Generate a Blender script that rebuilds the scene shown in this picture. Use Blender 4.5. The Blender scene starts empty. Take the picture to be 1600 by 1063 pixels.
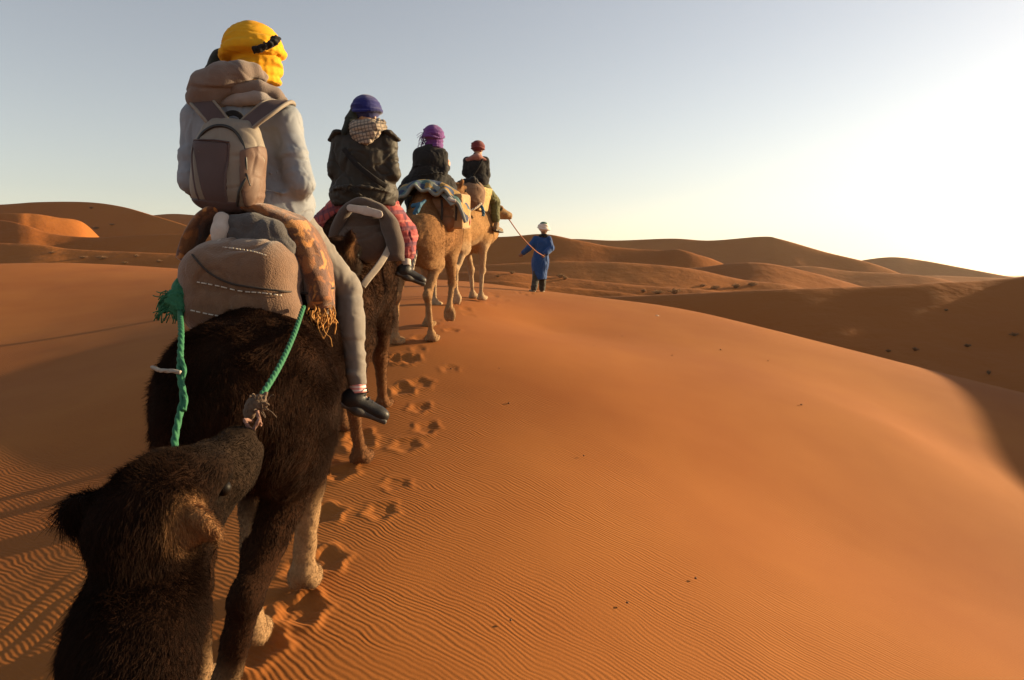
import bpy, bmesh, math, random
import numpy as np
from mathutils import Vector, Matrix

random.seed(7)
rng = np.random.default_rng(11)
R = math.radians
scene = bpy.context.scene
C = scene.collection

# ------------------------------------------------------------------ camera
ZC = 2.6                      # camera height above the sand under the photographer's camel
FPX, CU, CV, HORV = 1150.0, 800.0, 531.5, 430.0     # photo pixels (1600 wide)
PITCH = math.atan((CV - HORV) / FPX)
cam_d = bpy.data.cameras.new('camera')
cam_d.sensor_width = 36.0
cam_d.lens = FPX / 1600.0 * 36.0
cam_d.clip_start = 0.05
cam_d.clip_end = 20000
cam = bpy.data.objects.new('camera', cam_d)
C.objects.link(cam)
cam.location = (0, 0, ZC)
cam.rotation_euler = (math.pi / 2 - PITCH, 0, 0)
scene.camera = cam

# ------------------------------------------------------------------ sky, sun, exposure
SUN_AZ, SUN_EL = R(68), R(12)          # azimuth to the right of the view direction (+Y)
world = bpy.data.worlds.new('World')
scene.world = world
world.use_nodes = True
wn = world.node_tree.nodes
wl = world.node_tree.links
wn.clear()
sky = wn.new('ShaderNodeTexSky')
sky.sky_type = 'NISHITA'
sky.sun_disc = False
sky.sun_elevation = SUN_EL
sky.sun_rotation = SUN_AZ
sky.altitude = 300
sky.air_density = 1.0
sky.dust_density = 0.8
sky.ozone_density = 1.5
bg = wn.new('ShaderNodeBackground')
bg.inputs['Strength'].default_value = 0.081
wo = wn.new('ShaderNodeOutputWorld')
dusty = wn.new('ShaderNodeHueSaturation')      # dust in the evening air: paler, less blue everywhere
dusty.inputs['Saturation'].default_value = 0.66
tint = wn.new('ShaderNodeMix'); tint.data_type = 'RGBA'; tint.blend_type = 'MULTIPLY'
tint.inputs[0].default_value = 1.0
tint.inputs[7].default_value = (1.13, 0.99, 0.885, 1)
wl.new(sky.outputs[0], dusty.inputs['Color'])
wl.new(dusty.outputs[0], tint.inputs[6])
wl.new(tint.outputs[2], bg.inputs[0])
wl.new(bg.outputs[0], wo.inputs[0])

sun_d = bpy.data.lights.new('sun', 'SUN')
sun_d.energy = 5.0
sun_d.angle = R(0.6)
sun_d.color = (1.0, 0.73, 0.40)
sun = bpy.data.objects.new('sun', sun_d)
C.objects.link(sun)
SUNV = Vector((math.sin(SUN_AZ) * math.cos(SUN_EL), math.cos(SUN_AZ) * math.cos(SUN_EL), math.sin(SUN_EL)))
sun.rotation_euler = SUNV.to_track_quat('Z', 'Y').to_euler()
sun.location = SUNV * 60

scene.view_settings.view_transform = 'Standard'
scene.view_settings.look = 'None'
scene.view_settings.gamma = 1.0
scene.view_settings.use_curve_mapping = False
scene.view_settings.exposure = 1.27
scene.cycles.use_denoising = True
scene.cycles.max_bounces = 6
scene.cycles.diffuse_bounces = 3
scene.cycles.transparent_max_bounces = 8

# ------------------------------------------------------------------ helpers
def P(u, v, d):
    """photo pixel + forward distance -> world point"""
    xc, yc = (u - CU) / FPX, -(v - CV) / FPX
    y = math.cos(PITCH) + yc * math.sin(PITCH)
    z = yc * math.cos(PITCH) - math.sin(PITCH)
    s = d / y
    return np.array([xc * s, d, ZC + z * s])

def V3(*a): return np.array(a, dtype=float)

_perm = rng.random(1 << 16).astype(np.float32)
def _hash(ix, iy, iz):
    h = (ix * 73856093) ^ (iy * 19349663) ^ (iz * 83492791)
    return _perm[(h ^ (h >> 13)) & 0xFFFF]
def noise3(p, seed=0):
    """value noise in [-1,1], p (...,3)"""
    p = np.asarray(p, dtype=np.float32) + np.float32(seed * 17.31)
    i = np.floor(p).astype(np.int64)
    f = p - i
    f = f * f * (3 - 2 * f)
    out = 0
    for dx in (0, 1):
        wx = f[..., 0] if dx else 1 - f[..., 0]
        for dy in (0, 1):
            wy = f[..., 1] if dy else 1 - f[..., 1]
            for dz in (0, 1):
                wz = f[..., 2] if dz else 1 - f[..., 2]
                out = out + wx * wy * wz * _hash(i[..., 0] + dx, i[..., 1] + dy, i[..., 2] + dz)
    return out * 2 - 1
def fbm(p, octaves=3, seed=0):
    o, a, s = 0, 1.0, 0
    p = np.asarray(p, dtype=np.float32)
    for k in range(octaves):
        o = o + a * noise3(p * (2 ** k), seed + k * 3)
        s += a
        a *= 0.5
    return o / s
def sstep(a, b, x):
    t = np.clip((x - a) / (b - a), 0, 1)
    return t * t * (3 - 2 * t)

def make_mesh(name, verts, faces, smooth=True):
    """verts (n,3); faces: list of int arrays of shape (m,3) or (m,4), or a list of lists"""
    me = bpy.data.meshes.new(name)
    verts = np.asarray(verts, dtype=np.float32)
    if isinstance(faces, np.ndarray):
        faces = [faces]
    if faces and isinstance(faces[0], np.ndarray):
        faces = [f for f in faces if len(f)]
        me.vertices.add(len(verts))
        me.vertices.foreach_set('co', verts.ravel())
        nl = sum(f.size for f in faces)
        npoly = sum(len(f) for f in faces)
        me.loops.add(nl)
        me.polygons.add(npoly)
        me.loops.foreach_set('vertex_index', np.concatenate([f.ravel() for f in faces]).astype(np.int32))
        tot = np.concatenate([np.full(len(f), f.shape[1], dtype=np.int32) for f in faces])
        st = np.concatenate([[0], np.cumsum(tot)[:-1]]).astype(np.int32)
        me.polygons.foreach_set('loop_start', st)
        me.update(calc_edges=True)
    else:
        me.from_pydata([tuple(map(float, v)) for v in verts], [], faces)
        me.update()
    if smooth:
        me.polygons.foreach_set('use_smooth', np.ones(len(me.polygons), dtype=bool))
    me.validate()
    return me

def set_col(me, cols, name='Col'):
    a = me.attributes.new(name, 'FLOAT_COLOR', 'POINT')
    c = np.ones((len(me.vertices), 4), dtype=np.float32)
    c[:, :3] = cols
    a.data.foreach_set('color', c.ravel())

def tag(o, label=None, cat=None, group=None, kind=None):
    if label: o['label'] = label
    if cat: o['category'] = cat
    if group: o['group'] = group
    if kind: o['kind'] = kind
    return o

def empty(name, loc, label, cat, group=None):
    o = bpy.data.objects.new(name, None)
    o.empty_display_size = 0.2
    C.objects.link(o)
    o.location = [float(c) for c in loc]
    return tag(o, label, cat, group)

def obj(name, me, mat, parent=None, base=None):
    """links a mesh; verts are in world coordinates; under a parent (thing or part) they become relative to the thing's base"""
    o = bpy.data.objects.new(name, me)
    C.objects.link(o)
    if mat is not None:
        me.materials.clear()
        me.materials.append(mat)
    b = base
    if parent is not None:
        o.parent = parent
        root = parent
        while root.parent is not None:
            root = root.parent
        b = root.location
    if b is not None:
        me.transform(Matrix.Translation(-Vector(b)))
        if parent is None:
            o.location = Vector(b)
    return o

# ------------------------------------------------------------------ signed distance bodies
class Field:
    def __init__(self, lo, hi, h):
        self.lo = np.array(lo, dtype=np.float32)
        self.h = np.float32(h)
        n = np.ceil((np.array(hi) - self.lo) / h).astype(int) + 1
        self.n = n
        self.F = np.full(n, 0.5, dtype=np.float32)
        self.ax = [self.lo[i] + self.h * np.arange(n[i], dtype=np.float32) for i in range(3)]
    def _sl(self, lo, hi):
        s = []
        for i in range(3):
            a = int(max(0, math.floor((lo[i] - self.lo[i]) / self.h)))
            b = int(min(self.n[i], math.ceil((hi[i] - self.lo[i]) / self.h) + 1))
            if b <= a: return None
            s.append(slice(a, b))
        return tuple(s)
    def _xyz(self, s):
        return (self.ax[0][s[0]][:, None, None], self.ax[1][s[1]][None, :, None], self.ax[2][s[2]][None, None, :])
    def _mix(self, s, d, k, sub=False):
        A = self.F[s]
        if sub:
            h = np.maximum(k - np.abs(-d - A), 0) / k
            self.F[s] = np.maximum(A, -d) + h * h * k * 0.25
        else:
            h = np.maximum(k - np.abs(d - A), 0) / k
            self.F[s] = np.minimum(A, d) - h * h * k * 0.25
    def cap(self, a, b, ra, rb, k=0.03, sc=None, sub=False):
        """tapered capsule; sc squashes the cross-section per axis"""
        a = np.array(a, dtype=np.float32); b = np.array(b, dtype=np.float32)
        r = max(ra, rb) * (max(sc) if sc is not None else 1) + k + 2 * self.h
        s = self._sl(np.minimum(a, b) - r, np.maximum(a, b) + r)
        if s is None: return
        X, Y, Z = self._xyz(s)
        q = [X - a[0], Y - a[1], Z - a[2]]
        ba = b - a
        m = 1.0
        if sc is not None:
            q = [q[i] / sc[i] for i in range(3)]
            ba = ba / np.array(sc, dtype=np.float32)
            m = min(sc)
        l2 = float((ba * ba).sum()) + 1e-9
        t = np.clip((q[0] * ba[0] + q[1] * ba[1] + q[2] * ba[2]) / l2, 0, 1)
        d = np.sqrt((q[0] - t * ba[0]) ** 2 + (q[1] - t * ba[1]) ** 2 + (q[2] - t * ba[2]) ** 2) - (ra + t * (rb - ra))
        self._mix(s, (d * m).astype(np.float32), k, sub)
    def chain(self, pts, radii, k=0.03, sc=None):
        for i in range(len(pts) - 1):
            self.cap(pts[i], pts[i + 1], radii[i], radii[i + 1], k, sc)
    def ell(self, c, r, k=0.03, rot=None, sub=False):
        c = np.array(c, dtype=np.float32); r = np.array(r, dtype=np.float32)
        m = float(max(r)) + k + 2 * self.h
        s = self._sl(c - m, c + m)
        if s is None: return
        X, Y, Z = self._xyz(s)
        x, y, z = X - c[0], Y - c[1], Z - c[2]
        if rot is not None:
            M = np.array(rot, dtype=np.float32)     # columns: local axes
            x, y, z = (x * M[0, 0] + y * M[1, 0] + z * M[2, 0], x * M[0, 1] + y * M[1, 1] + z * M[2, 1], x * M[0, 2] + y * M[1, 2] + z * M[2, 2])
        k0 = np.sqrt((x / r[0]) ** 2 + (y / r[1]) ** 2 + (z / r[2]) ** 2)
        k1 = np.sqrt((x / r[0] ** 2) ** 2 + (y / r[1] ** 2) ** 2 + (z / r[2] ** 2) ** 2) + 1e-6
        d = k0 * (k0 - 1) / k1
        self._mix(s, d.astype(np.float32), k, sub)
    def box(self, c, hf, r, k=0.02, rot=None, sub=False):
        c = np.array(c, dtype=np.float32)
        m = float(np.linalg.norm(hf)) + k + 2 * self.h
        s = self._sl(c - m, c + m)
        if s is None: return
        X, Y, Z = self._xyz(s)
        x, y, z = X - c[0], Y - c[1], Z - c[2]
        if rot is not None:
            M = np.array(rot, dtype=np.float32)
            x, y, z = (x * M[0, 0] + y * M[1, 0] + z * M[2, 0], x * M[0, 1] + y * M[1, 1] + z * M[2, 1], x * M[0, 2] + y * M[1, 2] + z * M[2, 2])
        a, b, e = np.abs(x) - (hf[0] - r), np.abs(y) - (hf[1] - r), np.abs(z) - (hf[2] - r)
        d = np.sqrt(np.maximum(a, 0) ** 2 + np.maximum(b, 0) ** 2 + np.maximum(e, 0) ** 2) + np.minimum(np.maximum(a, np.maximum(b, e)), 0) - r
        self._mix(s, d.astype(np.float32), k, sub)
    def half(self, p, n, k=0.01):
        """cut away everything on the side n points to"""
        n = np.array(n, dtype=np.float32); n = n / np.linalg.norm(n)
        X, Y, Z = self._xyz((slice(None),) * 3)
        d = (X - p[0]) * n[0] + (Y - p[1]) * n[1] + (Z - p[2]) * n[2]
        h = np.maximum(k - np.abs(d - self.F), 0) / k
        self.F = np.maximum(self.F, d) + h * h * k * 0.25
    def mesh(self):
        F = self.F
        F[[0, -1]] = np.maximum(F[[0, -1]], 0.01); F[:, [0, -1]] = np.maximum(F[:, [0, -1]], 0.01); F[:, :, [0, -1]] = np.maximum(F[:, :, [0, -1]], 0.01)
        I = F < 0
        cnt = np.zeros(tuple(self.n - 1), dtype=np.int8)
        for dx in (0, 1):
            for dy in (0, 1):
                for dz in (0, 1):
                    cnt += I[dx:dx + self.n[0] - 1, dy:dy + self.n[1] - 1, dz:dz + self.n[2] - 1]
        act = (cnt > 0) & (cnt < 8)
        idx = np.argwhere(act)
        acc = np.zeros((len(idx), 3), dtype=np.float32)
        num = np.zeros(len(idx), dtype=np.float32)
        for ax in range(3):
            o1, o2 = [k for k in range(3) if k != ax]
            for p in (0, 1):
                for q in (0, 1):
                    c1 = np.zeros(3, dtype=int); c1[o1] = p; c1[o2] = q
                    c2 = c1.copy(); c2[ax] = 1
                    a, b = idx + c1, idx + c2
                    fa, fb = F[a[:, 0], a[:, 1], a[:, 2]], F[b[:, 0], b[:, 1], b[:, 2]]
                    m = (fa < 0) != (fb < 0)
                    t = np.where(m, fa / np.where(m, fa - fb, 1), 0)
                    pos = c1[None, :] + t[:, None] * (c2 - c1)[None, :]
                    acc += np.where(m[:, None], pos, 0)
                    num += m
        verts = self.lo + self.h * (idx + acc / num[:, None])
        ids = np.full(act.shape, -1, dtype=np.int32)
        ids[act] = np.arange(len(idx))
        quads = []
        for ax in range(3):
            o1, o2 = (ax + 1) % 3, (ax + 2) % 3
            sl1 = [slice(1, -1)] * 3; sl2 = [slice(1, -1)] * 3
            sl1[ax] = slice(0, -1); sl2[ax] = slice(1, None)
            A, B = I[tuple(sl1)], I[tuple(sl2)]
            e = np.argwhere(A != B)
            s = A[e[:, 0], e[:, 1], e[:, 2]]
            base = e + 1; base[:, ax] -= 1
            def cell(d1, d2):
                c = base.copy(); c[:, o1] += d1; c[:, o2] += d2
                return ids[c[:, 0], c[:, 1], c[:, 2]]
            q = np.stack([cell(-1, -1), cell(0, -1), cell(0, 0), cell(-1, 0)], axis=1)
            q[~s] = q[~s][:, ::-1]
            quads.append(q)
        return verts.astype(np.float32), np.concatenate(quads)

def vnormals(v, q):
    e1, e2 = v[q[:, 2]] - v[q[:, 0]], v[q[:, 3 if q.shape[1] == 4 else 1]] - v[q[:, 1 if q.shape[1] == 4 else 0]]
    fn = np.cross(e1, e2)
    n = np.zeros_like(v)
    for k in range(q.shape[1]):
        np.add.at(n, q[:, k], fn)
    return n / (np.linalg.norm(n, axis=1, keepdims=True) + 1e-9)

def relax(v, q, it=2, lam=0.5):
    for _ in range(it):
        acc = np.zeros_like(v); num = np.zeros((len(v), 1), dtype=np.float32)
        for k in range(4):
            a, b = q[:, k], q[:, (k + 1) % 4]
            np.add.at(acc, a, v[b]); np.add.at(num, a, 1)
            np.add.at(acc, b, v[a]); np.add.at(num, b, 1)
        v = v + lam * (acc / np.maximum(num, 1) - v)
    return v

# ------------------------------------------------------------------ sweeps: ropes, straps, rolled cloth
def spline(pts, n):
    """Catmull-Rom through pts, n samples"""
    p = np.array(pts, dtype=float)
    p = np.vstack([2 * p[0] - p[1], p, 2 * p[-1] - p[-2]])
    m = len(p) - 3
    t = np.linspace(0, m - 1e-6, n)
    i = t.astype(int); f = (t - i)[:, None]
    a, b, c, d = p[i], p[i + 1], p[i + 2], p[i + 3]
    return 0.5 * (2 * b + (c - a) * f + (2 * a - 5 * b + 4 * c - d) * f ** 2 + (3 * b - a - 3 * c + d) * f ** 3)

def sweep(path, wid, thk, up=(0, 0, 1), sides=16, twist=0.0, lobes=0, lobe_amp=0.0, power=2.0, cap=True):
    """rounded cross-section (wid along side vector, thk along normal) swept along path; returns verts, quads"""
    path = np.asarray(path, dtype=float); n = len(path)
    wid = np.broadcast_to(np.asarray(wid, dtype=float), (n,)); thk = np.broadcast_to(np.asarray(thk, dtype=float), (n,))
    up = np.broadcast_to(np.asarray(up, dtype=float), (n, 3))
    T = np.gradient(path, axis=0); T /= np.linalg.norm(T, axis=1, keepdims=True) + 1e-9
    S = np.cross(T, up); S /= np.linalg.norm(S, axis=1, keepdims=True) + 1e-9
    N = np.cross(S, T)
    L = np.concatenate([[0], np.cumsum(np.linalg.norm(np.diff(path, axis=0), axis=1))])
    th = np.linspace(0, 2 * np.pi, sides, endpoint=False)
    ang = th[None, :] + twist * L[:, None]
    ce, se = np.cos(ang), np.sin(ang)
    if power != 2.0:
        ce = np.sign(ce) * np.abs(ce) ** (2 / power); se = np.sign(se) * np.abs(se) ** (2 / power)
    rad = 1 + (lobe_amp * np.abs(np.cos(th * lobes / 2))[None, :] if lobes else 0)
    v = path[:, None, :] + (wid[:, None] * rad * ce)[..., None] * S[:, None, :] + (thk[:, None] * rad * se)[..., None] * N[:, None, :]
    v = v.reshape(-1, 3)
    i = np.arange(n - 1)[:, None] * sides; j = np.arange(sides)[None, :]; j2 = (j + 1) % sides
    q = np.stack([i + j, i + sides + j, i + sides + j2, i + j2], axis=-1).reshape(-1, 4)
    faces = [q]
    if cap:
        v = np.vstack([v, path[:1], path[-1:]])
        a, b = len(v) - 2, len(v) - 1
        jj = np.arange(sides); j2 = (jj + 1) % sides
        faces.append(np.stack([np.full(sides, a), jj, j2], axis=1))
        o = (n - 1) * sides
        faces.append(np.stack([np.full(sides, b), o + j2, o + jj], axis=1))
    return v, faces

def sweep_mesh(name, path, wid, thk, **kw):
    ns = kw.pop('noise', None)
    v, f = sweep(path, wid, thk, **kw)
    if ns:
        amp, freq, seed = ns
        c = np.repeat(np.asarray(path), kw.get('sides', 16), axis=0)
        m = len(c)
        d = v[:m] - c
        d /= np.linalg.norm(d, axis=1, keepdims=True) + 1e-9
        v[:m] += d * (amp * fbm(v[:m] * freq, 3, seed))[:, None]
    return make_mesh(name, v, f)

def rope(name, pts, r, mat, parent=None, n=80, turns=60.0, base=None):
    me = sweep_mesh(name, spline(pts, n), r, r, sides=18, twist=turns, lobes=3, lobe_amp=0.45, up=(0.31, 0.2, 0.93))
    return obj(name, me, mat, parent, base)
# ------------------------------------------------------------------ materials
def nmat(name):
    m = bpy.data.materials.new(name)
    m.use_nodes = True
    nt = m.node_tree
    b = nt.nodes['Principled BSDF']
    return m, nt, b
def N(nt, t, **kw):
    n = nt.nodes.new(t)
    for k, v in kw.items():
        if k in n.inputs: n.inputs[k].default_value = v
        else: setattr(n, k, v)
    return n
def ramp(nt, src, stops):
    r = nt.nodes.new('ShaderNodeValToRGB')
    el = r.color_ramp.elements
    while len(el) < len(stops): el.new(0.5)
    for e, (p, c) in zip(el, stops):
        e.position = p
        e.color = (*c, 1) if len(c) == 3 else c
    nt.links.new(src, r.inputs[0])
    return r.outputs[0]
def mixc(nt, fac, a, b, mode='MIX'):
    m = nt.nodes.new('ShaderNodeMix'); m.data_type = 'RGBA'; m.blend_type = mode
    def put(s, v):
        if hasattr(v, 'is_output') or isinstance(v, bpy.types.NodeSocket): nt.links.new(v, s)
        elif isinstance(v, (int, float)): s.default_value = v
        else: s.default_value = (*v, 1) if len(v) == 3 else v
    put(m.inputs[0], fac); put(m.inputs[6], a); put(m.inputs[7], b)
    return m.outputs[2]

def fabric(name, col, col2=None, scale=9.0, weave=500.0, bump=0.35, fold=0.0, rough=0.9, sheen=0.15, fold_scale=9.0, ridged=True, fstretch=(1.0, 1.0, 0.45)):
    """cloth: mottled colour, fine weave, optional soft creases"""
    m, nt, b = nmat(name)
    tc = N(nt, 'ShaderNodeTexCoord')
    n1 = N(nt, 'ShaderNodeTexNoise', Scale=scale, Detail=6.0, Roughness=0.65)
    nt.links.new(tc.outputs['Object'], n1.inputs['Vector'])
    c2 = col2 or tuple(c * 0.72 for c in col)
    c = ramp(nt, n1.outputs['Fac'], [(0.3, c2), (0.68, col)])
    nt.links.new(c, b.inputs['Base Color'])
    b.inputs['Roughness'].default_value = rough
    b.inputs['Specular IOR Level'].default_value = 0.2
    b.inputs['Sheen Weight'].default_value = sheen
    b.inputs['Sheen Roughness'].default_value = 0.6
    n2 = N(nt, 'ShaderNodeTexNoise', Scale=weave, Detail=2.0)
    nt.links.new(tc.outputs['Object'], n2.inputs['Vector'])
    bp = N(nt, 'ShaderNodeBump', Strength=bump, Distance=0.004)
    nt.links.new(n2.outputs['Fac'], bp.inputs['Height'])
    last = bp
    if fold > 0:
        mp = N(nt, 'ShaderNodeMapping'); mp.inputs['Scale'].default_value = fstretch
        nt.links.new(tc.outputs['Object'], mp.inputs['Vector'])
        n3 = N(nt, 'ShaderNodeTexNoise', Scale=fold_scale, Detail=2.5, Roughness=0.45, Distortion=0.7)
        n3.noise_type = 'RIDGED_MULTIFRACTAL' if ridged else 'FBM'
        n3.normalize = True
        nt.links.new(mp.outputs[0], n3.inputs['Vector'])
        b2 = N(nt, 'ShaderNodeBump', Strength=fold, Distance=0.03)
        nt.links.new(n3.outputs['Fac'], b2.inputs['Height'])
        nt.links.new(bp.outputs[0], b2.inputs['Normal'])
        last = b2
    nt.links.new(last.outputs[0], b.inputs['Normal'])
    return m

def vcol_mat(name, rough=0.85, bump=0.4, bscale=60.0, dist=0.01, spec=0.2, var=0.3):
    """colour from the mesh's own colour attribute, with grain"""
    m, nt, b = nmat(name)
    at = N(nt, 'ShaderNodeAttribute', attribute_name='Col')
    tc = N(nt, 'ShaderNodeTexCoord')
    n1 = N(nt, 'ShaderNodeTexNoise', Scale=bscale, Detail=5.0, Roughness=0.7)
    nt.links.new(tc.outputs['Object'], n1.inputs['Vector'])
    k = ramp(nt, n1.outputs['Fac'], [(0.3, (1 - var,) * 3), (0.7, (1 + var,) * 3)])
    nt.links.new(mixc(nt, 1.0, at.outputs['Color'], k, 'MULTIPLY'), b.inputs['Base Color'])
    b.inputs['Roughness'].default_value = rough
    b.inputs['Specular IOR Level'].default_value = spec
    bp = N(nt, 'ShaderNodeBump', Strength=bump, Distance=dist)
    nt.links.new(n1.outputs['Fac'], bp.inputs['Height'])
    nt.links.new(bp.outputs[0], b.inputs['Normal'])
    return m

def plain(name, col, rough=0.6, spec=0.3, metal=0.0, bump=0.0, bscale=40.0):
    m, nt, b = nmat(name)
    tc = N(nt, 'ShaderNodeTexCoord')
    n1 = N(nt, 'ShaderNodeTexNoise', Scale=bscale, Detail=5.0)
    nt.links.new(tc.outputs['Object'], n1.inputs['Vector'])
    c = ramp(nt, n1.outputs['Fac'], [(0.3, tuple(c * 0.8 for c in col)), (0.7, tuple(min(1, c * 1.12) for c in col))])
    nt.links.new(c, b.inputs['Base Color'])
    b.inputs['Roughness'].default_value = rough
    b.inputs['Specular IOR Level'].default_value = spec
    b.inputs['Metallic'].default_value = metal
    if bump:
        bp = N(nt, 'ShaderNodeBump', Strength=bump, Distance=0.005)
        nt.links.new(n1.outputs['Fac'], bp.inputs['Height'])
        nt.links.new(bp.outputs[0], b.inputs['Normal'])
    return m

SAND_A, SAND_B = (0.335, 0.121, 0.026), (0.265, 0.083, 0.017)
def sand_material(name, ripples=True, far=False):
    m, nt, b = nmat(name)
    L = nt.links
    tc = N(nt, 'ShaderNodeTexCoord')
    pos = tc.outputs['Object']
    big = N(nt, 'ShaderNodeTexNoise', Scale=0.02 if far else 0.25, Detail=4.0, Roughness=0.6)
    L.new(pos, big.inputs['Vector'])
    col = ramp(nt, big.outputs['Fac'], [(0.32, SAND_B), (0.68, SAND_A)])
    if not far:
        gr = N(nt, 'ShaderNodeTexNoise', Scale=260.0, Detail=2.0)
        L.new(pos, gr.inputs['Vector'])
        k = ramp(nt, gr.outputs['Fac'], [(0.3, (0.86, 0.86, 0.86)), (0.7, (1.1, 1.1, 1.1))])
        col = mixc(nt, 1.0, col, k, 'MULTIPLY')
    L.new(col, b.inputs['Base Color'])
    b.inputs['Roughness'].default_value = 0.92
    b.inputs['Specular IOR Level'].default_value = 0.12
    if far:
        n2 = N(nt, 'ShaderNodeTexNoise', Scale=0.25, Detail=8.0, Roughness=0.6)
        L.new(pos, n2.inputs['Vector'])
        bp = N(nt, 'ShaderNodeBump', Strength=0.5, Distance=0.5)
        L.new(n2.outputs['Fac'], bp.inputs['Height'])
        L.new(bp.outputs[0], b.inputs['Normal'])
        return m
    # fine wind ripples: crests run from far left to near right; a slow warp bends and forks them
    wx = N(nt, 'ShaderNodeTexNoise', Scale=0.9, Detail=3.0, Roughness=0.55)
    L.new(pos, wx.inputs['Vector'])
    wf = N(nt, 'ShaderNodeTexNoise', Scale=3.2, Detail=3.0)
    L.new(pos, wf.inputs['Vector'])
    sep = N(nt, 'ShaderNodeSeparateXYZ'); L.new(pos, sep.inputs[0])
    def M(op, a, bb=None, c=None):
        n = N(nt, 'ShaderNodeMath', operation=op)
        for i, x in enumerate((a, bb, c)):
            if x is None: continue
            if isinstance(x, (int, float)): n.inputs[i].default_value = x
            else: L.new(x, n.inputs[i])
        return n.outputs[0]
    ph = M('MULTIPLY', sep.outputs[0], 0.60)
    ph = M('MULTIPLY_ADD', sep.outputs[1], 0.80, ph)
    ph = M('MULTIPLY_ADD', wx.outputs['Fac'], 0.30, ph)
    ph = M('MULTIPLY_ADD', wf.outputs['Fac'], 0.06, ph)
    ph = M('MULTIPLY', ph, 2 * math.pi / 0.032)
    w1 = M('SINE', ph)
    ph2 = M('MULTIPLY_ADD', wf.outputs['Fac'], 9.0, M('MULTIPLY', ph, 0.62))
    w2 = M('SINE', ph2)
    am = N(nt, 'ShaderNodeTexNoise', Scale=1.6, Detail=3.0)
    L.new(pos, am.inputs['Vector'])
    amp = ramp(nt, am.outputs['Fac'], [(0.30, (0.35,) * 3), (0.62, (1,) * 3)])
    hgt = M('MULTIPLY', M('MULTIPLY_ADD', w2, 0.45, w1), amp)
    gr2 = N(nt, 'ShaderNodeTexNoise', Scale=45.0, Detail=5.0, Roughness=0.7)
    L.new(pos, gr2.inputs['Vector'])
    hgt = M('MULTIPLY_ADD', gr2.outputs['Fac'], 0.9, hgt)
    bp = N(nt, 'ShaderNodeBump', Strength=1.0, Distance=0.0009)
    L.new(hgt, bp.inputs['Height'])
    L.new(bp.outputs[0], b.inputs['Normal'])
    return m
# ------------------------------------------------------------------ the sand
# control points: (u, v, distance) of sand seen in the photograph, or plain xyz relative to the camera
_cp = [(475, 932, 4.0), (372, 1045, 3.3), (555, 724, 6.1), (590, 630, 7.6), (628, 537, 9.6), (688, 512, 10.9),
       (735, 473, 13.6), (840, 458, 19.0), (760, 444, 23.0),
       (1600, 1063, 4.5), (1000, 1063, 3.6), (1000, 800, 5.7), (1000, 650, 7.9), (1000, 550, 11.5), (1000, 490, 16.5),
       (1060, 481, 18.8), (1232, 523, 17.6), (1400, 567, 16.0), (1400, 660, 9.9), (1300, 850, 6.35), (1480, 700, 10.2),
       (1600, 760, 9.4), (1600, 640, 13.0), (1600, 900, 6.7), (700, 620, 7.9), (850, 520, 13.0),
       (0, 1063, 3.6), (0, 800, 6.0), (0, 600, 11.2), (150, 700, 7.45), (150, 500, 17.0), (0, 392, 36.0), (150, 405, 33.0), (280, 419, 30.0), (450, 430, 27.0), (600, 436, 25.0)]
_pts = [P(*c) for c in _cp]
_pts += [V3(x, y, ZC + z) for x, y, z in [(0, 0, -2.6), (-2.5, 0.5, -2.45), (3, 0.5, -2.9), (0, -5, -3.3), (-6, -5, -3.2), (7, -5, -3.6),
                                          (9, 2, -4.0), (-9, 2, -2.3), (14, 8, -4.0), (-16, 10, -1.9), (-25, 22, -0.2), (-24, 38, 0.9), (-12, 38, -0.6), (-3, 32, -1.2),
                                          (4, 28, -2.0), (9, 24, -2.9), (14, 19, -3.3), (18, 14, -3.9), (0, -16, -5), (-18, -12, -3.5), (18, -10, -4.8)]]
_pts = np.array(_pts)
_PX, _PZ = _pts[:, :2], _pts[:, 2]
def _ker(d2): return 0.5 * d2 * np.log(d2 + 1e-9)
_n = len(_PX)
_A = np.zeros((_n + 3, _n + 3))
_A[:_n, :_n] = _ker(((_PX[:, None] - _PX[None]) ** 2).sum(-1)) + np.eye(_n) * 1.5
_A[:_n, _n] = 1; _A[:_n, _n + 1:] = _PX; _A[_n, :_n] = 1; _A[_n + 1:, :_n] = _PX.T
_w = np.linalg.solve(_A, np.concatenate([_PZ, [0, 0, 0]]))
PLAIN = ZC - 6.0
def ground0(x, y):
    x = np.asarray(x, dtype=np.float64); y = np.asarray(y, dtype=np.float64)
    sh = np.broadcast(x, y).shape
    x, y = np.broadcast_to(x, sh).ravel(), np.broadcast_to(y, sh).ravel()
    z = _w[_n] + _w[_n + 1] * x + _w[_n + 2] * y
    for i in range(_n):
        z = z + _w[i] * _ker((x - _PX[i, 0]) ** 2 + (y - _PX[i, 1]) ** 2)
    r = np.sqrt(x * x + (y - 8) ** 2)
    t = sstep(26, 52, r)
    z = z * (1 - t) + PLAIN * t
    return z.reshape(sh)

def gz(x, y): return float(ground0(x, y))

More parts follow.
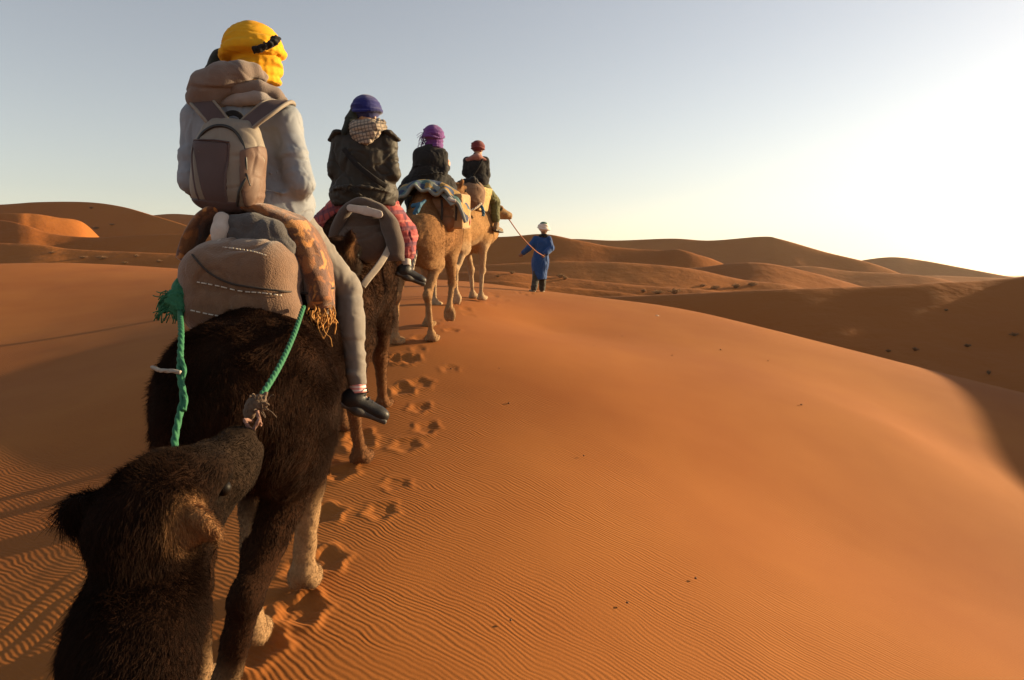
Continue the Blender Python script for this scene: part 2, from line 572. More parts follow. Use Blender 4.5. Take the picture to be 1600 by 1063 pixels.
# footprints: the caravan's trail, (x, y, half length, half width, heading, depth)
PRINTS = []
def trail_x(y): return np.interp(y, [2, 4, 6.5, 10.5, 14, 19, 24], [-1.12, -1.13, -1.15, -1.02, -0.72, 0.5, 2.0])
for k in range(30):
    y = 2.9 + 17.0 * (k / 30.0) ** 1.15 + random.uniform(-.2, .2)
    x = trail_x(y) + random.choice((-1, 1)) * random.uniform(.05, .3) + random.uniform(-.1, .1)
    PRINTS.append((float(x), y, random.uniform(.10, .15), random.uniform(.085, .115), random.uniform(-.3, .3), random.uniform(.006, .014)))
for (u, v) in [(505, 800), (505, 870), (440, 820), (400, 1005), (562, 690), (560, 680), (630, 608), (625, 560), (612, 562), (640, 562), (530, 735), (470, 945)]:
    d = 4.0
    for _ in range(30):
        p = P(u, v, d)
        d -= (p[2] - gz(p[0], p[1])) * -1.2 if False else 0
        g = gz(p[0], p[1])
        d *= (ZC - g) / (ZC - p[2]) * 0.6 + 0.4
    PRINTS.append((p[0], p[1], .14, .11, random.uniform(-.2, .2), .020))
for (s, y) in [(1, 17.2), (-1, 17.6), (1, 18.0), (-1, 18.4), (1, 18.7)]:
    PRINTS.append((0.35 + .12 * s + (y - 18) * .2, y, .15, .06, .1, .012))

def print_relief(x, y):
    z = np.zeros_like(x)
    for (px, py, a, b, h, dep) in PRINTS:
        m = (np.abs(x - px) < .45) & (np.abs(y - py) < .45)
        if not m.any(): continue
        dx, dy = x[m] - px, y[m] - py
        c, s = math.cos(h), math.sin(h)
        q = np.sqrt(((dx * c + dy * s) / b) ** 2 + ((-dx * s + dy * c) / a) ** 2)
        w = 0.12 * np.sin(5 * np.arctan2(dy, dx) + px * 40)
        q = q * (1 + w)
        z[m] += -dep * (1 - sstep(0.55, 1.12, q)) + 0.42 * dep * np.exp(-((q - 1.35) / 0.25) ** 2) * (1 + .5 * np.sin(3 * np.arctan2(dy, dx) + py * 9))
    return z

def big_ripples(x, y):
    """broad broken ripples on the near left side, heights in metres"""
    p = np.stack([x, y, x * 0], -1)
    w = fbm(p * 0.9, 2, 5)
    w2 = fbm(p * 3.1, 2, 8)
    ph = (x * 0.92 - y * 0.38 + 0.55 * w + .10 * w2) / 0.19
    amp = sstep(-1.5, -2.3, x) * sstep(11, 4, y) * (0.55 + 0.6 * noise3(p * 1.7, 3))
    return 0.0017 * np.maximum(amp, 0) * (np.sin(2 * np.pi * ph) + .35 * np.sin(4 * np.pi * ph + 1))

def build_ground():
    a_d = np.arange(-46, 46.01, 0.115)
    a_s = np.arange(48, 312, 4.0)
    ang = R(1) * np.concatenate([a_d, a_s])
    rr = [0.5, 0.8, 1.1, 1.4, 1.7, 2.0, 2.2]
    while rr[-1] < 60:
        r = rr[-1]
        rr.append(r + min(max(r * r / 1350.0, 0.008), 0.22 if r < 42 else 1.0))
    while rr[-1] < 9000:
        rr.append(rr[-1] * 1.12)
    rr = np.array(rr)
    x = rr[:, None] * np.sin(ang)[None]; y = rr[:, None] * np.cos(ang)[None]
    z = ground0(x, y)
    p = np.stack([x, y, x * 0], -1)
    near = rr < 60
    nr = sstep(30, 12, rr)[:, None]
    z[near] += (0.012 * fbm(p[near] * 0.8, 3, 2) + .05 * noise3(p[near] * .16, 4))
    sel = rr < 22
    z[sel] += print_relief(x[sel], y[sel]) + big_ripples(x[sel], y[sel])
    far = rr > 60
    z[far] += 1.2 * noise3(p[far] * 0.012, 6)
    nr_, na = len(rr), len(ang)
    v = np.stack([x, y, z], -1).reshape(-1, 3)
    i = np.arange(nr_ - 1)[:, None] * na; j = np.arange(na)[None]; j2 = (j + 1) % na
    q = np.stack([i + j, i + j2, i + na + j2, i + na + j], -1).reshape(-1, 4)[:, ::-1]
    c = len(v)
    v = np.vstack([v, [[0, 0, gz(0, 0)]]])
    jj = np.arange(na)
    t = np.stack([np.full(na, c), (jj + 1) % na, jj], 1)
    me = make_mesh('sand_ground', v, [q, t])
    o = obj('sand_ground', me, SAND)
    tag(o, kind='structure')
    return o
SAND = sand_material('rippled_sand')
SAND_FAR = sand_material('dune_sand', far=True)
build_ground()

# ------------------------------------------------------------------ dunes beyond: crest polylines in (u, v, distance)
def dune(crest, front, back, drop_f, drop_b, seed, nu=160, nf=26, sharp=0.12, wob=1.0, lean=0.0):
    """a ridge of sand: crest line, a slope toward the camera `front` m long falling `drop_f` m, a far slope `back` m long"""
    c = np.array([P(*p) for p in crest])
    t = np.concatenate([[0], np.cumsum(np.linalg.norm(np.diff(c, axis=0), axis=1))])
    cs = spline(c, nu)
    n = len(cs)
    dirv = cs[:, :2] / np.linalg.norm(cs[:, :2], axis=1, keepdims=True)
    side = np.stack([dirv[:, 1], -dirv[:, 0]], 1)
    dirv = dirv + side * lean
    s = np.concatenate([-np.linspace(1, 0, nf) ** 1.5, np.linspace(0, 1, nf)[1:] ** 1.5])
    rows = []
    for k, a in enumerate(s):
        L = front if a < 0 else back
        drop = drop_f if a < 0 else drop_b
        q = abs(a)
        # concave toe, slightly rounded crest
        hgt = -drop * (np.sqrt(q * q + sharp * sharp * .04) - sharp * .2) * (1.0 - 0.35 * q * q) / 0.68
        off = a * L
        xy = cs[:, :2] + dirv * off
        z = cs[:, 2] + hgt
        rows.append(np.column_stack([xy, z]))
    v = np.array(rows)                     # (ns, nu, 3)
    q = np.abs(s)[:, None]
    pp = np.stack([v[..., 0] * .9, v[..., 1], v[..., 0] * 0], -1)
    sc = 5.0 / max(front, 4)
    v[..., 2] += wob * 0.055 * drop_f * fbm(pp * sc, 3, seed) * sstep(0.02, 0.4, q)
    ns = len(s)
    i = np.arange(ns - 1)[:, None] * nu; j = np.arange(nu - 1)[None]
    f = np.stack([i + j, i + j + 1, i + nu + j + 1, i + nu + j], -1).reshape(-1, 4)
    me = make_mesh('dune', v.reshape(-1, 3), [f])
    o = obj('dune', me, SAND_FAR)
    tag(o, kind='structure')
    return o

# right: the big shaded dune beyond the hollow; its shoulder runs on out of frame and shades the hollow
dune([(860, 470, 31), (940, 464, 30), (1020, 461, 29), (1110, 457, 28), (1220, 452, 27), (1330, 449, 26.5), (1450, 443, 26), (1600, 432, 26), (1850, 388, 25), (2300, 318, 20.5), (2793, 325, 15.5), (3387, 520, 12), (4300, 820, 9)], 15, 40, 3.7, 4, 3, nu=240)
# strip just beyond the guide
dune([(500, 470, 36), (600, 452, 35), (700, 441, 34), (780, 439, 33), (860, 447, 32.5), (930, 453, 32), (1000, 462, 31), (1080, 485, 30)], 12, 30, 3, 4, 4)
dune([(560, 450, 58), (640, 432, 56), (760, 424, 54), (850, 431, 53), (900, 436, 52), (1000, 446, 50), (1120, 455, 48), (1200, 475, 47)], 20, 40, 4, 5, 8)
dune([(600, 450, 84), (700, 420, 80), (840, 410, 77), (930, 409, 75), (1000, 412, 73), (1080, 420, 71), (1160, 437, 69), (1240, 447, 67), (1320, 470, 66)], 26, 40, 5.5, 6, 9)
dune([(800, 450, 108), (880, 427, 106), (1000, 421, 103), (1090, 418, 100), (1150, 411, 97), (1200, 412, 95), (1260, 424, 93), (1320, 440, 91), (1420, 470, 89)], 34, 60, 7, 7, 10)
# the long brown crest behind the guide
dune([(420, 420, 150), (560, 392, 142), (680, 374, 136), (790, 370, 130), (850, 366, 127), (900, 375, 124), (960, 386, 122), (1030, 391, 120), (1060, 390, 118), (1090, 398, 116), (1125, 410, 115), (1200, 450, 112)], 34, 60, 12, 9, 11)
# far hazy ridges
dune([(600, 425, 330), (760, 385, 310), (880, 374, 300), (960, 376, 290), (1050, 373, 284), (1110, 376, 280), (1190, 370, 275), (1220, 374, 270), (1290, 394, 262), (1370, 414, 255), (1450, 445, 250)], 60, 150, 24, 18, 12)
dune([(960, 450, 205), (1060, 428, 203), (1180, 420, 200), (1260, 416, 196), (1330, 424, 190), (1410, 428, 185), (1480, 438, 180), (1580, 470, 176)], 50, 80, 10, 8, 15)
dune([(1180, 450, 470), (1260, 425, 455), (1330, 410, 440), (1390, 402, 430), (1440, 407, 425), (1500, 418, 415), (1570, 431, 405), (1680, 450, 400)], 80, 200, 28, 22, 13)
dune([(1300, 450, 260), (1380, 436, 255), (1450, 431, 250), (1520, 433, 245), (1600, 437, 240), (1760, 450, 235)], 60, 100, 8, 6, 16)
# left: big shaded dunes
dune([(-900, 345, 230), (-500, 345, 200), (-200, 332, 182), (0, 320, 168), (60, 316, 163), (135, 316, 156), (190, 323, 150), (240, 337, 144), (290, 352, 138), (340, 372, 132), (420, 410, 124), (520, 460, 118)], 48, 80, 20, 16, 20)
dune([(60, 390, 285), (150, 352, 275), (245, 336, 262), (300, 336, 252), (360, 345, 240), (460, 360, 225), (560, 380, 212), (700, 410, 200)], 60, 100, 20, 16, 21)
dune([(-500, 320, 120), (-150, 325, 100), (0, 333, 90), (50, 334, 90), (90, 340, 91), (128, 347, 93), (160, 375, 94)], 22, 50, 7, 6, 22)
dune([(-500, 325, 96), (-100, 335, 82), (0, 344, 76), (40, 352, 74), (80, 365, 73), (140, 371, 72), (210, 368, 70), (290, 366, 68), (400, 376, 65), (520, 400, 62)], 20, 30, 5.6, 5, 23)
dune([(-400, 378, 64), (0, 380, 58), (120, 390, 56), (260, 396, 54), (380, 402, 52), (560, 415, 50), (700, 440, 48)], 18, 50, 4, 2, 24)
# ------------------------------------------------------------------ camels
def rotz(a):
    c, s = math.cos(a), math.sin(a)
    return np.array([[c, -s, 0], [s, c, 0], [0, 0, 1.0]])

def fur_mat(name, tint=1.0, rough=0.7):
    m, nt, b = nmat(name)
    at = N(nt, 'ShaderNodeAttribute', attribute_name='Col')
    nt.links.new(at.outputs['Color'], b.inputs['Base Color'])
    b.inputs['Roughness'].default_value = rough
    b.inputs['Specular IOR Level'].default_value = 0.06
    return m
FUR = fur_mat('camel_hair')
HIDE = vcol_mat('camel_hide', rough=0.95, bump=0.3, bscale=60.0, dist=0.008, var=0.3, spec=.06)
EYE = plain('dark_wet_eye', (0.006, 0.004, 0.003), rough=0.5, spec=0.1)
HORN = plain('dry_foot_sole', (0.30, 0.22, 0.15), rough=0.9, bump=0.5)

def hair(name, roots, tips_dir, length, curl, cols, radius, parent, base, seed=0, seg=4):
    """fur as hair curves: roots (n,3) world, unit directions, lengths"""
    n = len(roots)
    t = np.linspace(0, 1, seg)[None, :, None]
    wob = np.stack([noise3(roots * 9 + 3, seed), noise3(roots * 9 + 50, seed + 1), noise3(roots * 9 + 90, seed + 2)], -1)
    rnd = rng.normal(size=(n, 3)) * 0.35
    bend = (wob + rnd) * curl
    pts = roots[:, None] + length[:, None, None] * (tips_dir[:, None] * t + bend[:, None] * t ** 2)
    pts[:, :, 2] -= (length[:, None] * 0.18) * (t[:, :, 0] ** 2)
    pts = pts - np.array(base)[None, None]
    hc = bpy.data.hair_curves.new(name)
    hc.add_curves([seg] * n)
    hc.attributes['position'].data.foreach_set('vector', pts.astype(np.float32).ravel())
    ra = hc.attributes.get('radius') or hc.attributes.new('radius', 'FLOAT', 'POINT')
    rad = np.broadcast_to(radius[:, None] * np.linspace(1, 0.12, seg)[None, :] ** 0.8, (n, seg))
    ra.data.foreach_set('value', np.ascontiguousarray(rad, dtype=np.float32).ravel())
    ca = hc.attributes.new('Col', 'FLOAT_COLOR', 'CURVE')
    c4 = np.ones((n, 4), dtype=np.float32); c4[:, :3] = cols
    ca.data.foreach_set('color', c4.ravel())
    hc.materials.append(FUR)
    o = bpy.data.objects.new(name, hc)
    C.objects.link(o)
    o.parent = parent
    tag(o, kind='stuff')
    return o

def scatter(v, q, n, weight=None):
    """random points on quads: positions, normals, index of a near vertex"""
    a, b, c, d = v[q[:, 0]], v[q[:, 1]], v[q[:, 2]], v[q[:, 3]]
    fn = np.cross(c - a, d - b)
    ar = np.linalg.norm(fn, axis=1)
    w = ar * (weight[q[:, 0]] if weight is not None else 1)
    cw = np.cumsum(w); cw /= cw[-1]
    f = np.searchsorted(cw, rng.random(n))
    f = np.minimum(f, len(q) - 1)
    s, t = rng.random(n)[:, None], rng.random(n)[:, None]
    p = (a[f] * (1 - s) + b[f] * s) * (1 - t) + (d[f] * (1 - s) + c[f] * s) * t
    return p, fn[f] / (ar[f][:, None] + 1e-12), q[f, 0]

DEF_LEGS = dict(
    hl=[(-.17, -.66, 1.36), (-.21, -.48, 1.04), (-.17, -.80, .62), (-.17, -.70, .13)],
    hr=[(.17, -.66, 1.36), (.21, -.48, 1.04), (.17, -.80, .62), (.17, -.70, .13)],
    fl=[(-.17, .54, 1.42), (-.19, .42, 1.04), (-.16, .50, .58), (-.16, .49, .13)],
    fr=[(.17, .54, 1.42), (.19, .42, 1.04), (.16, .50, .58), (.16, .49, .13)])

def leg_pose(key, dy, lift=0.0, dx=0.0, base=None):
    """swing a leg: the foot moves dy forward, the joints above follow; a lifted foot bends the middle joint"""
    j = [np.array(p, dtype=float) for p in DEF_LEGS[key]]
    w = [0.0, 0.15, 0.55, 1.0]
    for i in range(4):
        j[i][1] += dy * w[i]
        j[i][0] += dx * w[i]
    if lift:
        s = -1 if key[0] == 'h' else 1
        j[2] += np.array([0, .10 * (1 if key[0] == 'f' else .3), .06]) * (lift / .2)
        j[3] += np.array([0, -.20 * (lift / .2), lift])
    return j

def camel(name, label, loc, yaw, legs, neck, head_yaw, head_pitch, h, pal, group, slope=0.0, wide=1.0, fur=None, fluff=0.0, lifted=(), clip=None, tail=True, head_scale=1.0, head_roll=0.0, seed=1, size=1.0, xr=.66, yr=2.3, low_ears=False, lk=1.0):
    """pal: dict body, leg, head colours. neck: local points (x,y,z,r) from the chest to the poll"""
    F = Field((-xr, -1.45, -.04), (xr, yr, 2.62), h)
    # trunk
    F.ell((0, 0, 1.43), (.35 * wide, .80, .39), .05)
    F.ell((0, .50, 1.36), (.29 * wide, .40, .43), .12)
    F.ell((0, .62, 1.10), (.14, .17, .18), .14)
    F.ell((0, -.62, 1.37), (.33 * wide, .44, .33), .14)
    F.ell((0, -.05, 1.78), (.20, .42, .30), .20)
    F.ell((0, .35, 1.66), (.18, .40, .20), .15)
    F.cap((0, -.80, 1.50), (0, -1.0, 1.42), .15, .12, .15)
    for s in (-1, 1):
        F.ell((s * .17 * wide, -.70, 1.32), (.18, .30, .34), .12)
        F.ell((s * .20 * wide, .48, 1.40), (.14, .26, .34), .12)
        F.ell((s * .12, -.72, 1.55), (.10, .16, .10), .10)
    # legs
    for key, j in legs.items():
        hind = key[0] == 'h'
        if hind:
            F.chain([j[0], j[1]], [.19, .14], .10, sc=(.8, 1.15, 1))
            F.chain([j[1], j[2]], [.105 * lk, .060 * lk], .05)
            F.chain([j[2], j[3]], [.056 * lk + .008 * fluff, .044 * lk + .015 * fluff], .03)
            F.ell(j[2] + np.array([0, -.025, .03]), (.058 + .01 * fluff, .075, .075), .04)
        else:
            F.chain([j[0], j[1]], [.18, .12], .10, sc=(.75, 1.1, 1))
            F.chain([j[1], j[2]], [.115 * lk, .068 * lk + .014 * fluff], .05)
            F.chain([j[2], j[3]], [.060 * lk + .02 * fluff, .042 * lk + .024 * fluff], .03)
            F.ell(j[2] + np.array([0, .025, .0]), (.066 + .012 * fluff, .07, .085), .03)
        f = j[3]
        if key in lifted:       # toe hangs down, sole to the rear
            F.ell(f + np.array([0, .02, -.01]), (.062, .06, .075), .03)
            F.ell(f + np.array([-.035, .03, -.10]), (.056, .055, .105), .02)
            F.ell(f + np.array([.035, .03, -.10]), (.056, .055, .105), .02)
        else:
            F.ell((f[0], f[1] + .01, f[2] - .03), (.064 + .03 * fluff, .07 + .03 * fluff, .07), .03)
            F.ell((f[0] - .036, f[1] + .075, .045), (.064, .12, .05), .02)
            F.ell((f[0] + .036, f[1] + .075, .045), (.064, .12, .05), .02)
    # neck
    nk = [np.array(p[:3], dtype=float) for p in neck]
    F.chain(nk, [p[3] for p in neck], .10)
    # head
    hp = nk[-1]
    cy, sy, cp, sp = math.cos(head_yaw), math.sin(head_yaw), math.cos(head_pitch), math.sin(head_pitch)
    fw = np.array([sy * cp, cy * cp, sp]); rt = np.array([cy, -sy, 0.0]); up = np.cross(rt, fw)
    cr, sr = math.cos(head_roll), math.sin(head_roll)
    rt, up = rt * cr + up * sr, up * cr - rt * sr
    M = np.stack([rt, fw, up], 1)
    S = head_scale
    def H(x, y, z): return hp + M @ (np.array([x, y, z]) * S)
    F.ell(H(0, .03, .06), np.array((.112, .17, .115)) * S, .06, M)
    F.cap(H(0, .12, .05), H(0, .34, -.015), .098 * S, .070 * S, .05)
    F.ell(H(0, .40, -.03), np.array((.074, .085, .068)) * S, .03, M)
    F.ell(H(0, .43, -.075), np.array((.055, .06, .045)) * S, .02, M)
    F.cap(H(0, .03, -.07), H(0, .34, -.085), .080 * S, .046 * S, .05)
    for s in (-1, 1):
        F.ell(H(s * .085, .15, .09), np.array((.045, .07, .042)) * S, .03, M)      # brow
        F.ell(H(s * .105, .155, .045), np.array((.022, .035, .024)) * S, .015, M, sub=True)
        F.ell(H(s * .072, .30, -.03), np.array((.03, .08, .04)) * S, .04, M)       # cheek
        F.ell(H(s * .045, .452, -.01), np.array((.012, .028, .018)) * S, .01, M, sub=True)
        if low_ears:        # round ears set low on the sides of a shaggy crown
            EM = M @ np.array([[.82, .35 * s, -.45 * s], [-.45 * s, .88, .1], [.35 * s, .30, .89]])
            EM = EM / np.linalg.norm(EM, axis=0)
            if s > 0: F.ell(H(0, -.015, .095), np.array((.118, .15, .095)) * S, .05, M)      # shaggy crown
            F.cap(H(s * .09, -.005, .05), H(s * .13, -.01, .06), .035 * S, .03 * S, .03)
            F.ell(H(s * .155, -.015, .075), np.array((.052, .024, .058)) * S * (1.0 if s > 0 else 1.25), .02, EM)
        else:
            F.cap(H(s * .095, -.05, .10), H(s * .135, -.095, .165), .040 * S, .034 * S, .03)   # ear
            F.cap(H(s * .135, -.095, .165), H(s * .150, -.125, .215), .034 * S, .012 * S, .02)
    if tail:
        F.chain([(0, -1.0, 1.45), (0, -1.09, 1.30), (-.02, -1.07, 1.18), (-.03, -1.05, 1.08)], [.06, .04, .028, .02], .05)
    X, Y, Z = F._xyz((slice(None),) * 3)
    v, q = F.mesh()
    n = vnormals(v, q)
    v = v + n * (0.010 * fbm(v * 7, 3, seed) + 0.004 * noise3(v * 26, seed))[:, None]
    v[:, 2] = np.maximum(v[:, 2], 0.001)
    # colours of the coat, plus sunlight painted onto the right ear
    z = v[:, 2]
    nz = fbm(v * 5, 3, seed + 4)
    body, legc, headc = (np.array(pal[k]) for k in ('body', 'leg', 'head'))
    wl_ = sstep(pal.get('leg_hi', .78), pal.get('leg_lo', .45), z + .12 * nz + np.where(v[:, 1] < 0, pal.get('hind', 0.0), 0))[:, None]
    ny = (v[:, 1] > hp[1] - .12) & (np.abs(v - hp).sum(1) < .9)
    loc_h = (v - hp) @ M / S
    whd = (sstep(.02, .30, loc_h[:, 1]) * (np.linalg.norm(v - (hp + fw * .2 * S), axis=1) < .45 * S))[:, None]
    col = body * (1 + .35 * nz[:, None])
    if 'under' in pal:
        wu = sstep(1.25, 1.0, z + .1 * nz)[:, None] * (1 - wl_)
        col = col * (1 - wu) + np.array(pal['under']) * wu
    col = col * (1 - wl_) + legc * (1 + .25 * nz[:, None]) * wl_
    col = col * (1 - whd) + headc * whd
    for sg in (-1, 1):
        ew = sstep(.10, .055, np.linalg.norm(loc_h - np.array([sg * .16, -.03, .095]), axis=1))[:, None]
        col = col * (1 - ew) + np.array(pal.get('ear', pal['head']) if sg > 0 else pal['body']) * ew  # only the right ear is tinted as if sunlit; the left keeps body colour
    for sg in (-1, 1):      # dark skin round the eyes
        ew = sstep(.065, .03, np.linalg.norm((loc_h - np.array([sg * .10, .15, .05])) * np.array([.7, 1, 1]), axis=1))[:, None]
        col = col * (1 - ew) + np.array(pal['head']) * .25 * ew
    col = np.clip(col, .001, 1)
    # to world
    Rz = rotz(-yaw)
    def W(p, vec=False):
        p = np.asarray(p, dtype=float)
        if vec:
            return p @ Rz.T
        o = p * size
        o = o @ Rz.T
        o[..., 2] += slope * (p[..., 1] * size)
        return o + np.array(loc)
    root = empty(name, loc, label, 'camel', group)
    vw = W(v)
    me = make_mesh('body', vw, q)
    set_col(me, col)
    ob = obj('body', me, HIDE, root)
    for s in (-1, 1):
        bm = bmesh.new()
        bmesh.ops.create_uvsphere(bm, u_segments=14, v_segments=10, radius=.021 * S * size)
        em = bpy.data.meshes.new('eye'); bm.to_mesh(em); bm.free()
        em.transform(Matrix.Translation(Vector(W(H(s * .103, .155, .045)))))
        em.polygons.foreach_set('use_smooth', np.ones(len(em.polygons), dtype=bool))
        obj('eye', em, EYE, root)
    if fur:
        cnt, ln, rad, lens = fur['n'], fur['len'], fur['rad'], fur.get('where')
        wgt = fur['w'](v) if 'w' in fur else None
        pl, nl, iv = scatter(v, q, cnt, wgt)
        # combing: down and to the rear on the body, downwards on limbs
        flow = np.stack([0 * pl[:, 0], -.55 + 0 * pl[:, 0], -.8 + 0 * pl[:, 0]], -1)
        flow = flow - nl * (flow * nl).sum(1, keepdims=True)
        flow /= np.linalg.norm(flow, axis=1, keepdims=True) + 1e-6
        lift_ = fur.get('lift', .55)
        dl = flow + nl * lift_
        dl /= np.linalg.norm(dl, axis=1, keepdims=True)
        L = ln * (0.6 + .6 * rng.random(cnt)) * (1 + .45 * fbm(pl * 4, 2, seed + 9))
        if lens is not None: L = L * lens(pl, hp, loc_h[iv])
        keep = L > ln * .05
        pl, dl, L, iv, nl = pl[keep], dl[keep], L[keep], iv[keep], nl[keep]
        cc = col[iv] * (0.65 + .9 * rng.random((len(iv), 1)) ** 1.5)
        cc = cc * (1 + .3 * rng.normal(size=(len(iv), 1)) * np.array([[.25, .1, 0]]))
        hair('fur', W(pl), W(dl, True), L * size, fur.get('curl', .5), np.clip(cc, .001, 1), rad * (0.7 + .6 * rng.random(len(iv))), root, loc, seed)
    return root, W, H

DARK = dict(body=(.0135, .0055, .0025), hind=.3, ear=(.19, .095, .04), leg=(.25, .155, .08), head=(.022, .0135, .0085), leg_hi=.70, leg_lo=.42)  # ear: sunlit tan painted into the right ear's colour
BROWN = dict(body=(.032, .0135, .006), leg=(.12, .055, .024), head=(.07, .04, .02), leg_hi=.95, leg_lo=.5)
TAN = dict(body=(.20, .100, .042), leg=(.25, .15, .075), head=(.20, .115, .055), under=(.25, .145, .07))
PALE = dict(body=(.26, .145, .062), leg=(.34, .24, .145), head=(.27, .175, .09), under=(.33, .225, .13))

NECK = [(0, .62, 1.42, .24), (0, .98, 1.24, .19), (0, 1.28, 1.28, .145), (0, 1.48, 1.50, .12), (0, 1.56, 1.78, .105), (0, 1.60, 1.96, .10)]

# --- the photographer's camel: neck and head at the lower left of the view
HEADP = P(243, 826, 1.74)
gx, gy = -.10, -.95
gl = gz(gx, gy)
cyaw = -R(10)
_i = np.linalg.inv(rotz(-cyaw))
hl = _i @ (HEADP - np.array([gx, gy, gl]))
hl[2] -= .14 * hl[1]
hl[2] -= .03
own_neck = [(0, .62, 1.42, .24), (hl[0] * .25, .62 + (hl[1] - .62) * .38, 1.28, .17), (hl[0] * .55 - .03, .62 + (hl[1] - .62) * .68, 1.38, .125), (hl[0] * .85 - .04, hl[1] - .20, (hl[2] + 1.45) / 2 - .02, .110), (hl[0] * 1.0 - .015, hl[1] - .05, hl[2] - .10, .105), (hl[0], hl[1], hl[2], .10)]
def own_w(v):
    return np.where(v[:, 1] > .75, np.where(v[:, 1] > 1.3, 9.0, 3.0), 0.15)
def own_len(p, hp, lh):
    y = lh[:, 1]
    f = np.where(y > .25, .22, np.where(y > .12, .4, 1.0))
    ear = (np.abs(lh[:, 0]) > .12) & (lh[:, 2] > .03) & (y < .05)
    f = np.where(ear, np.where(lh[:, 0] < 0, 1.7, .5), f)
    crown = (np.abs(lh[:, 0]) < .10) & (lh[:, 2] > .06) & (y < .12)
    f = np.where(crown, .9, f)
    eye = (np.abs(np.abs(lh[:, 0]) - .103) < .05) & (np.abs(y - .155) < .045) & (np.abs(lh[:, 2] - .045) < .035)
    return np.where(eye, .1, f)
own_camel, OW, OH = camel('camel', 'dark shaggy camel whose nose is tied behind the saddle by green rope', (gx, gy, gl), cyaw,
    dict(hl=leg_pose('hl', .1), hr=leg_pose('hr', -.15), fl=leg_pose('fl', -.1), fr=leg_pose('fr', .2)),
    own_neck, -cyaw + R(9), R(15), .013, DARK, 'camels of the caravan', slope=.14, wide=1.0,
    fur=dict(n=170000, len=.026, rad=.0006, w=own_w, where=own_len, lift=.4, curl=.7), fluff=.6, head_scale=.98, seed=3, xr=1.25, yr=3.7, low_ears=True)
# --- first camel ahead
def near_w(v): return np.where(v[:, 2] > .95, 1.6, .9) * np.where(v[:, 1] < .1, 1.3, .6)
def near_len(p, hp, lh):
    f = np.where(p[:, 2] > 1.0, 1.0, np.where(p[:, 2] > .75, .6, .38))
    return np.where((lh[:, 1] > .2) & (p[:, 1] > 1.2), .3, f)
C1 = P(425, 430, 3.72)
c1 = (C1[0], C1[1], gz(C1[0], C1[1]))
c1yaw = R(-9)
camel1, W1, H1 = camel('camel', 'dark brown shaggy camel with pale furry feet carrying the yellow-turbaned rider', c1, c1yaw,
    dict(hl=leg_pose('hl', .12, dx=-.1), hr=leg_pose('hr', -.16, dx=-.30), fl=leg_pose('fl', -.66, dx=.03), fr=leg_pose('fr', -.12, dx=-.09)),
    [(0, .62, 1.42, .24), (.07, .98, 1.26, .19), (.14, 1.24, 1.30, .15), (.18, 1.40, 1.50, .125), (.20, 1.45, 1.68, .11), (.20, 1.48, 1.80, .10)],
    R(14), R(-4), .014, dict(DARK, body=(.022, .0088, .0038)), 'camels of the caravan', slope=.09, wide=.93,
    fur=dict(n=190000, len=.030, rad=.0009, w=near_w, where=near_len, lift=.35, curl=.7), fluff=.6, seed=5)
# --- second
C2 = P(543, 430, 6.55)
c2 = (C2[0], C2[1], gz(C2[0], C2[1]))
camel2, W2, H2 = camel('camel', 'brown camel with grey rolled pad carrying the rider in dark green jacket', c2, R(1),
    dict(hl=leg_pose('hl', .22), hr=leg_pose('hr', .22, dx=.02), fl=leg_pose('fl', -.15), fr=leg_pose('fr', .5, dx=-.06)),
    NECK, R(8), R(-5), .018, BROWN, 'camels of the caravan', slope=.13, wide=.93,
    fur=dict(n=45000, len=.035, rad=.0019, where=near_len, lift=.5, curl=.5), fluff=.2, seed=7)
# --- third
C3 = P(672, 430, 10.4)
c3 = (C3[0], C3[1], gz(C3[0], C3[1]))
camel3, W3, H3 = camel('camel', 'tan camel under a blue and yellow patterned blanket, one front foot raised', c3, R(9),
    dict(hl=leg_pose('hl', -.14, dx=-.08), hr=leg_pose('hr', .10), fl=leg_pose('fl', -.05), fr=leg_pose('fr', .12, lift=.16)),
    NECK, R(8), R(-5), .018, TAN, 'camels of the caravan', slope=.11, wide=1.0, lifted=('fr',),
    fur=dict(n=26000, len=.014, rad=.0022, lift=.4, curl=.5), seed=9, lk=.8)
# --- fourth, led by the guide
C4 = P(727, 430, 14.0)
c4 = (C4[0], C4[1], gz(C4[0], C4[1]))
camel4, W4, H4 = camel('camel', 'pale sandy camel at the head of the string, led on a rope', c4, R(21),
    dict(hl=leg_pose('hl', -.25), hr=leg_pose('hr', .02, lift=.10), fl=leg_pose('fl', .2), fr=leg_pose('fr', -.12)),
    [(0, .62, 1.42, .24), (.02, .98, 1.26, .18), (.04, 1.16, 1.30, .14), (.04, 1.24, 1.48, .115), (.03, 1.24, 1.64, .10), (.03, 1.24, 1.74, .10)],
    R(38), R(-8), .019, PALE, 'camels of the caravan', slope=.06, wide=1.0, lifted=('hr',),
    fur=dict(n=16000, len=.012, rad=.0026, lift=.4, curl=.5), seed=12, lk=.8)
# ------------------------------------------------------------------ people
def unit(v):
    v = np.asarray(v, dtype=float)
    return v / (np.linalg.norm(v) + 1e-9)
def frame(fw, up=(0, 0, 1)):
    """columns: right, forward, up"""
    f = unit(fw); r = unit(np.cross(f, up)); u = np.cross(r, f)
    return np.stack([r, f, u], 1)

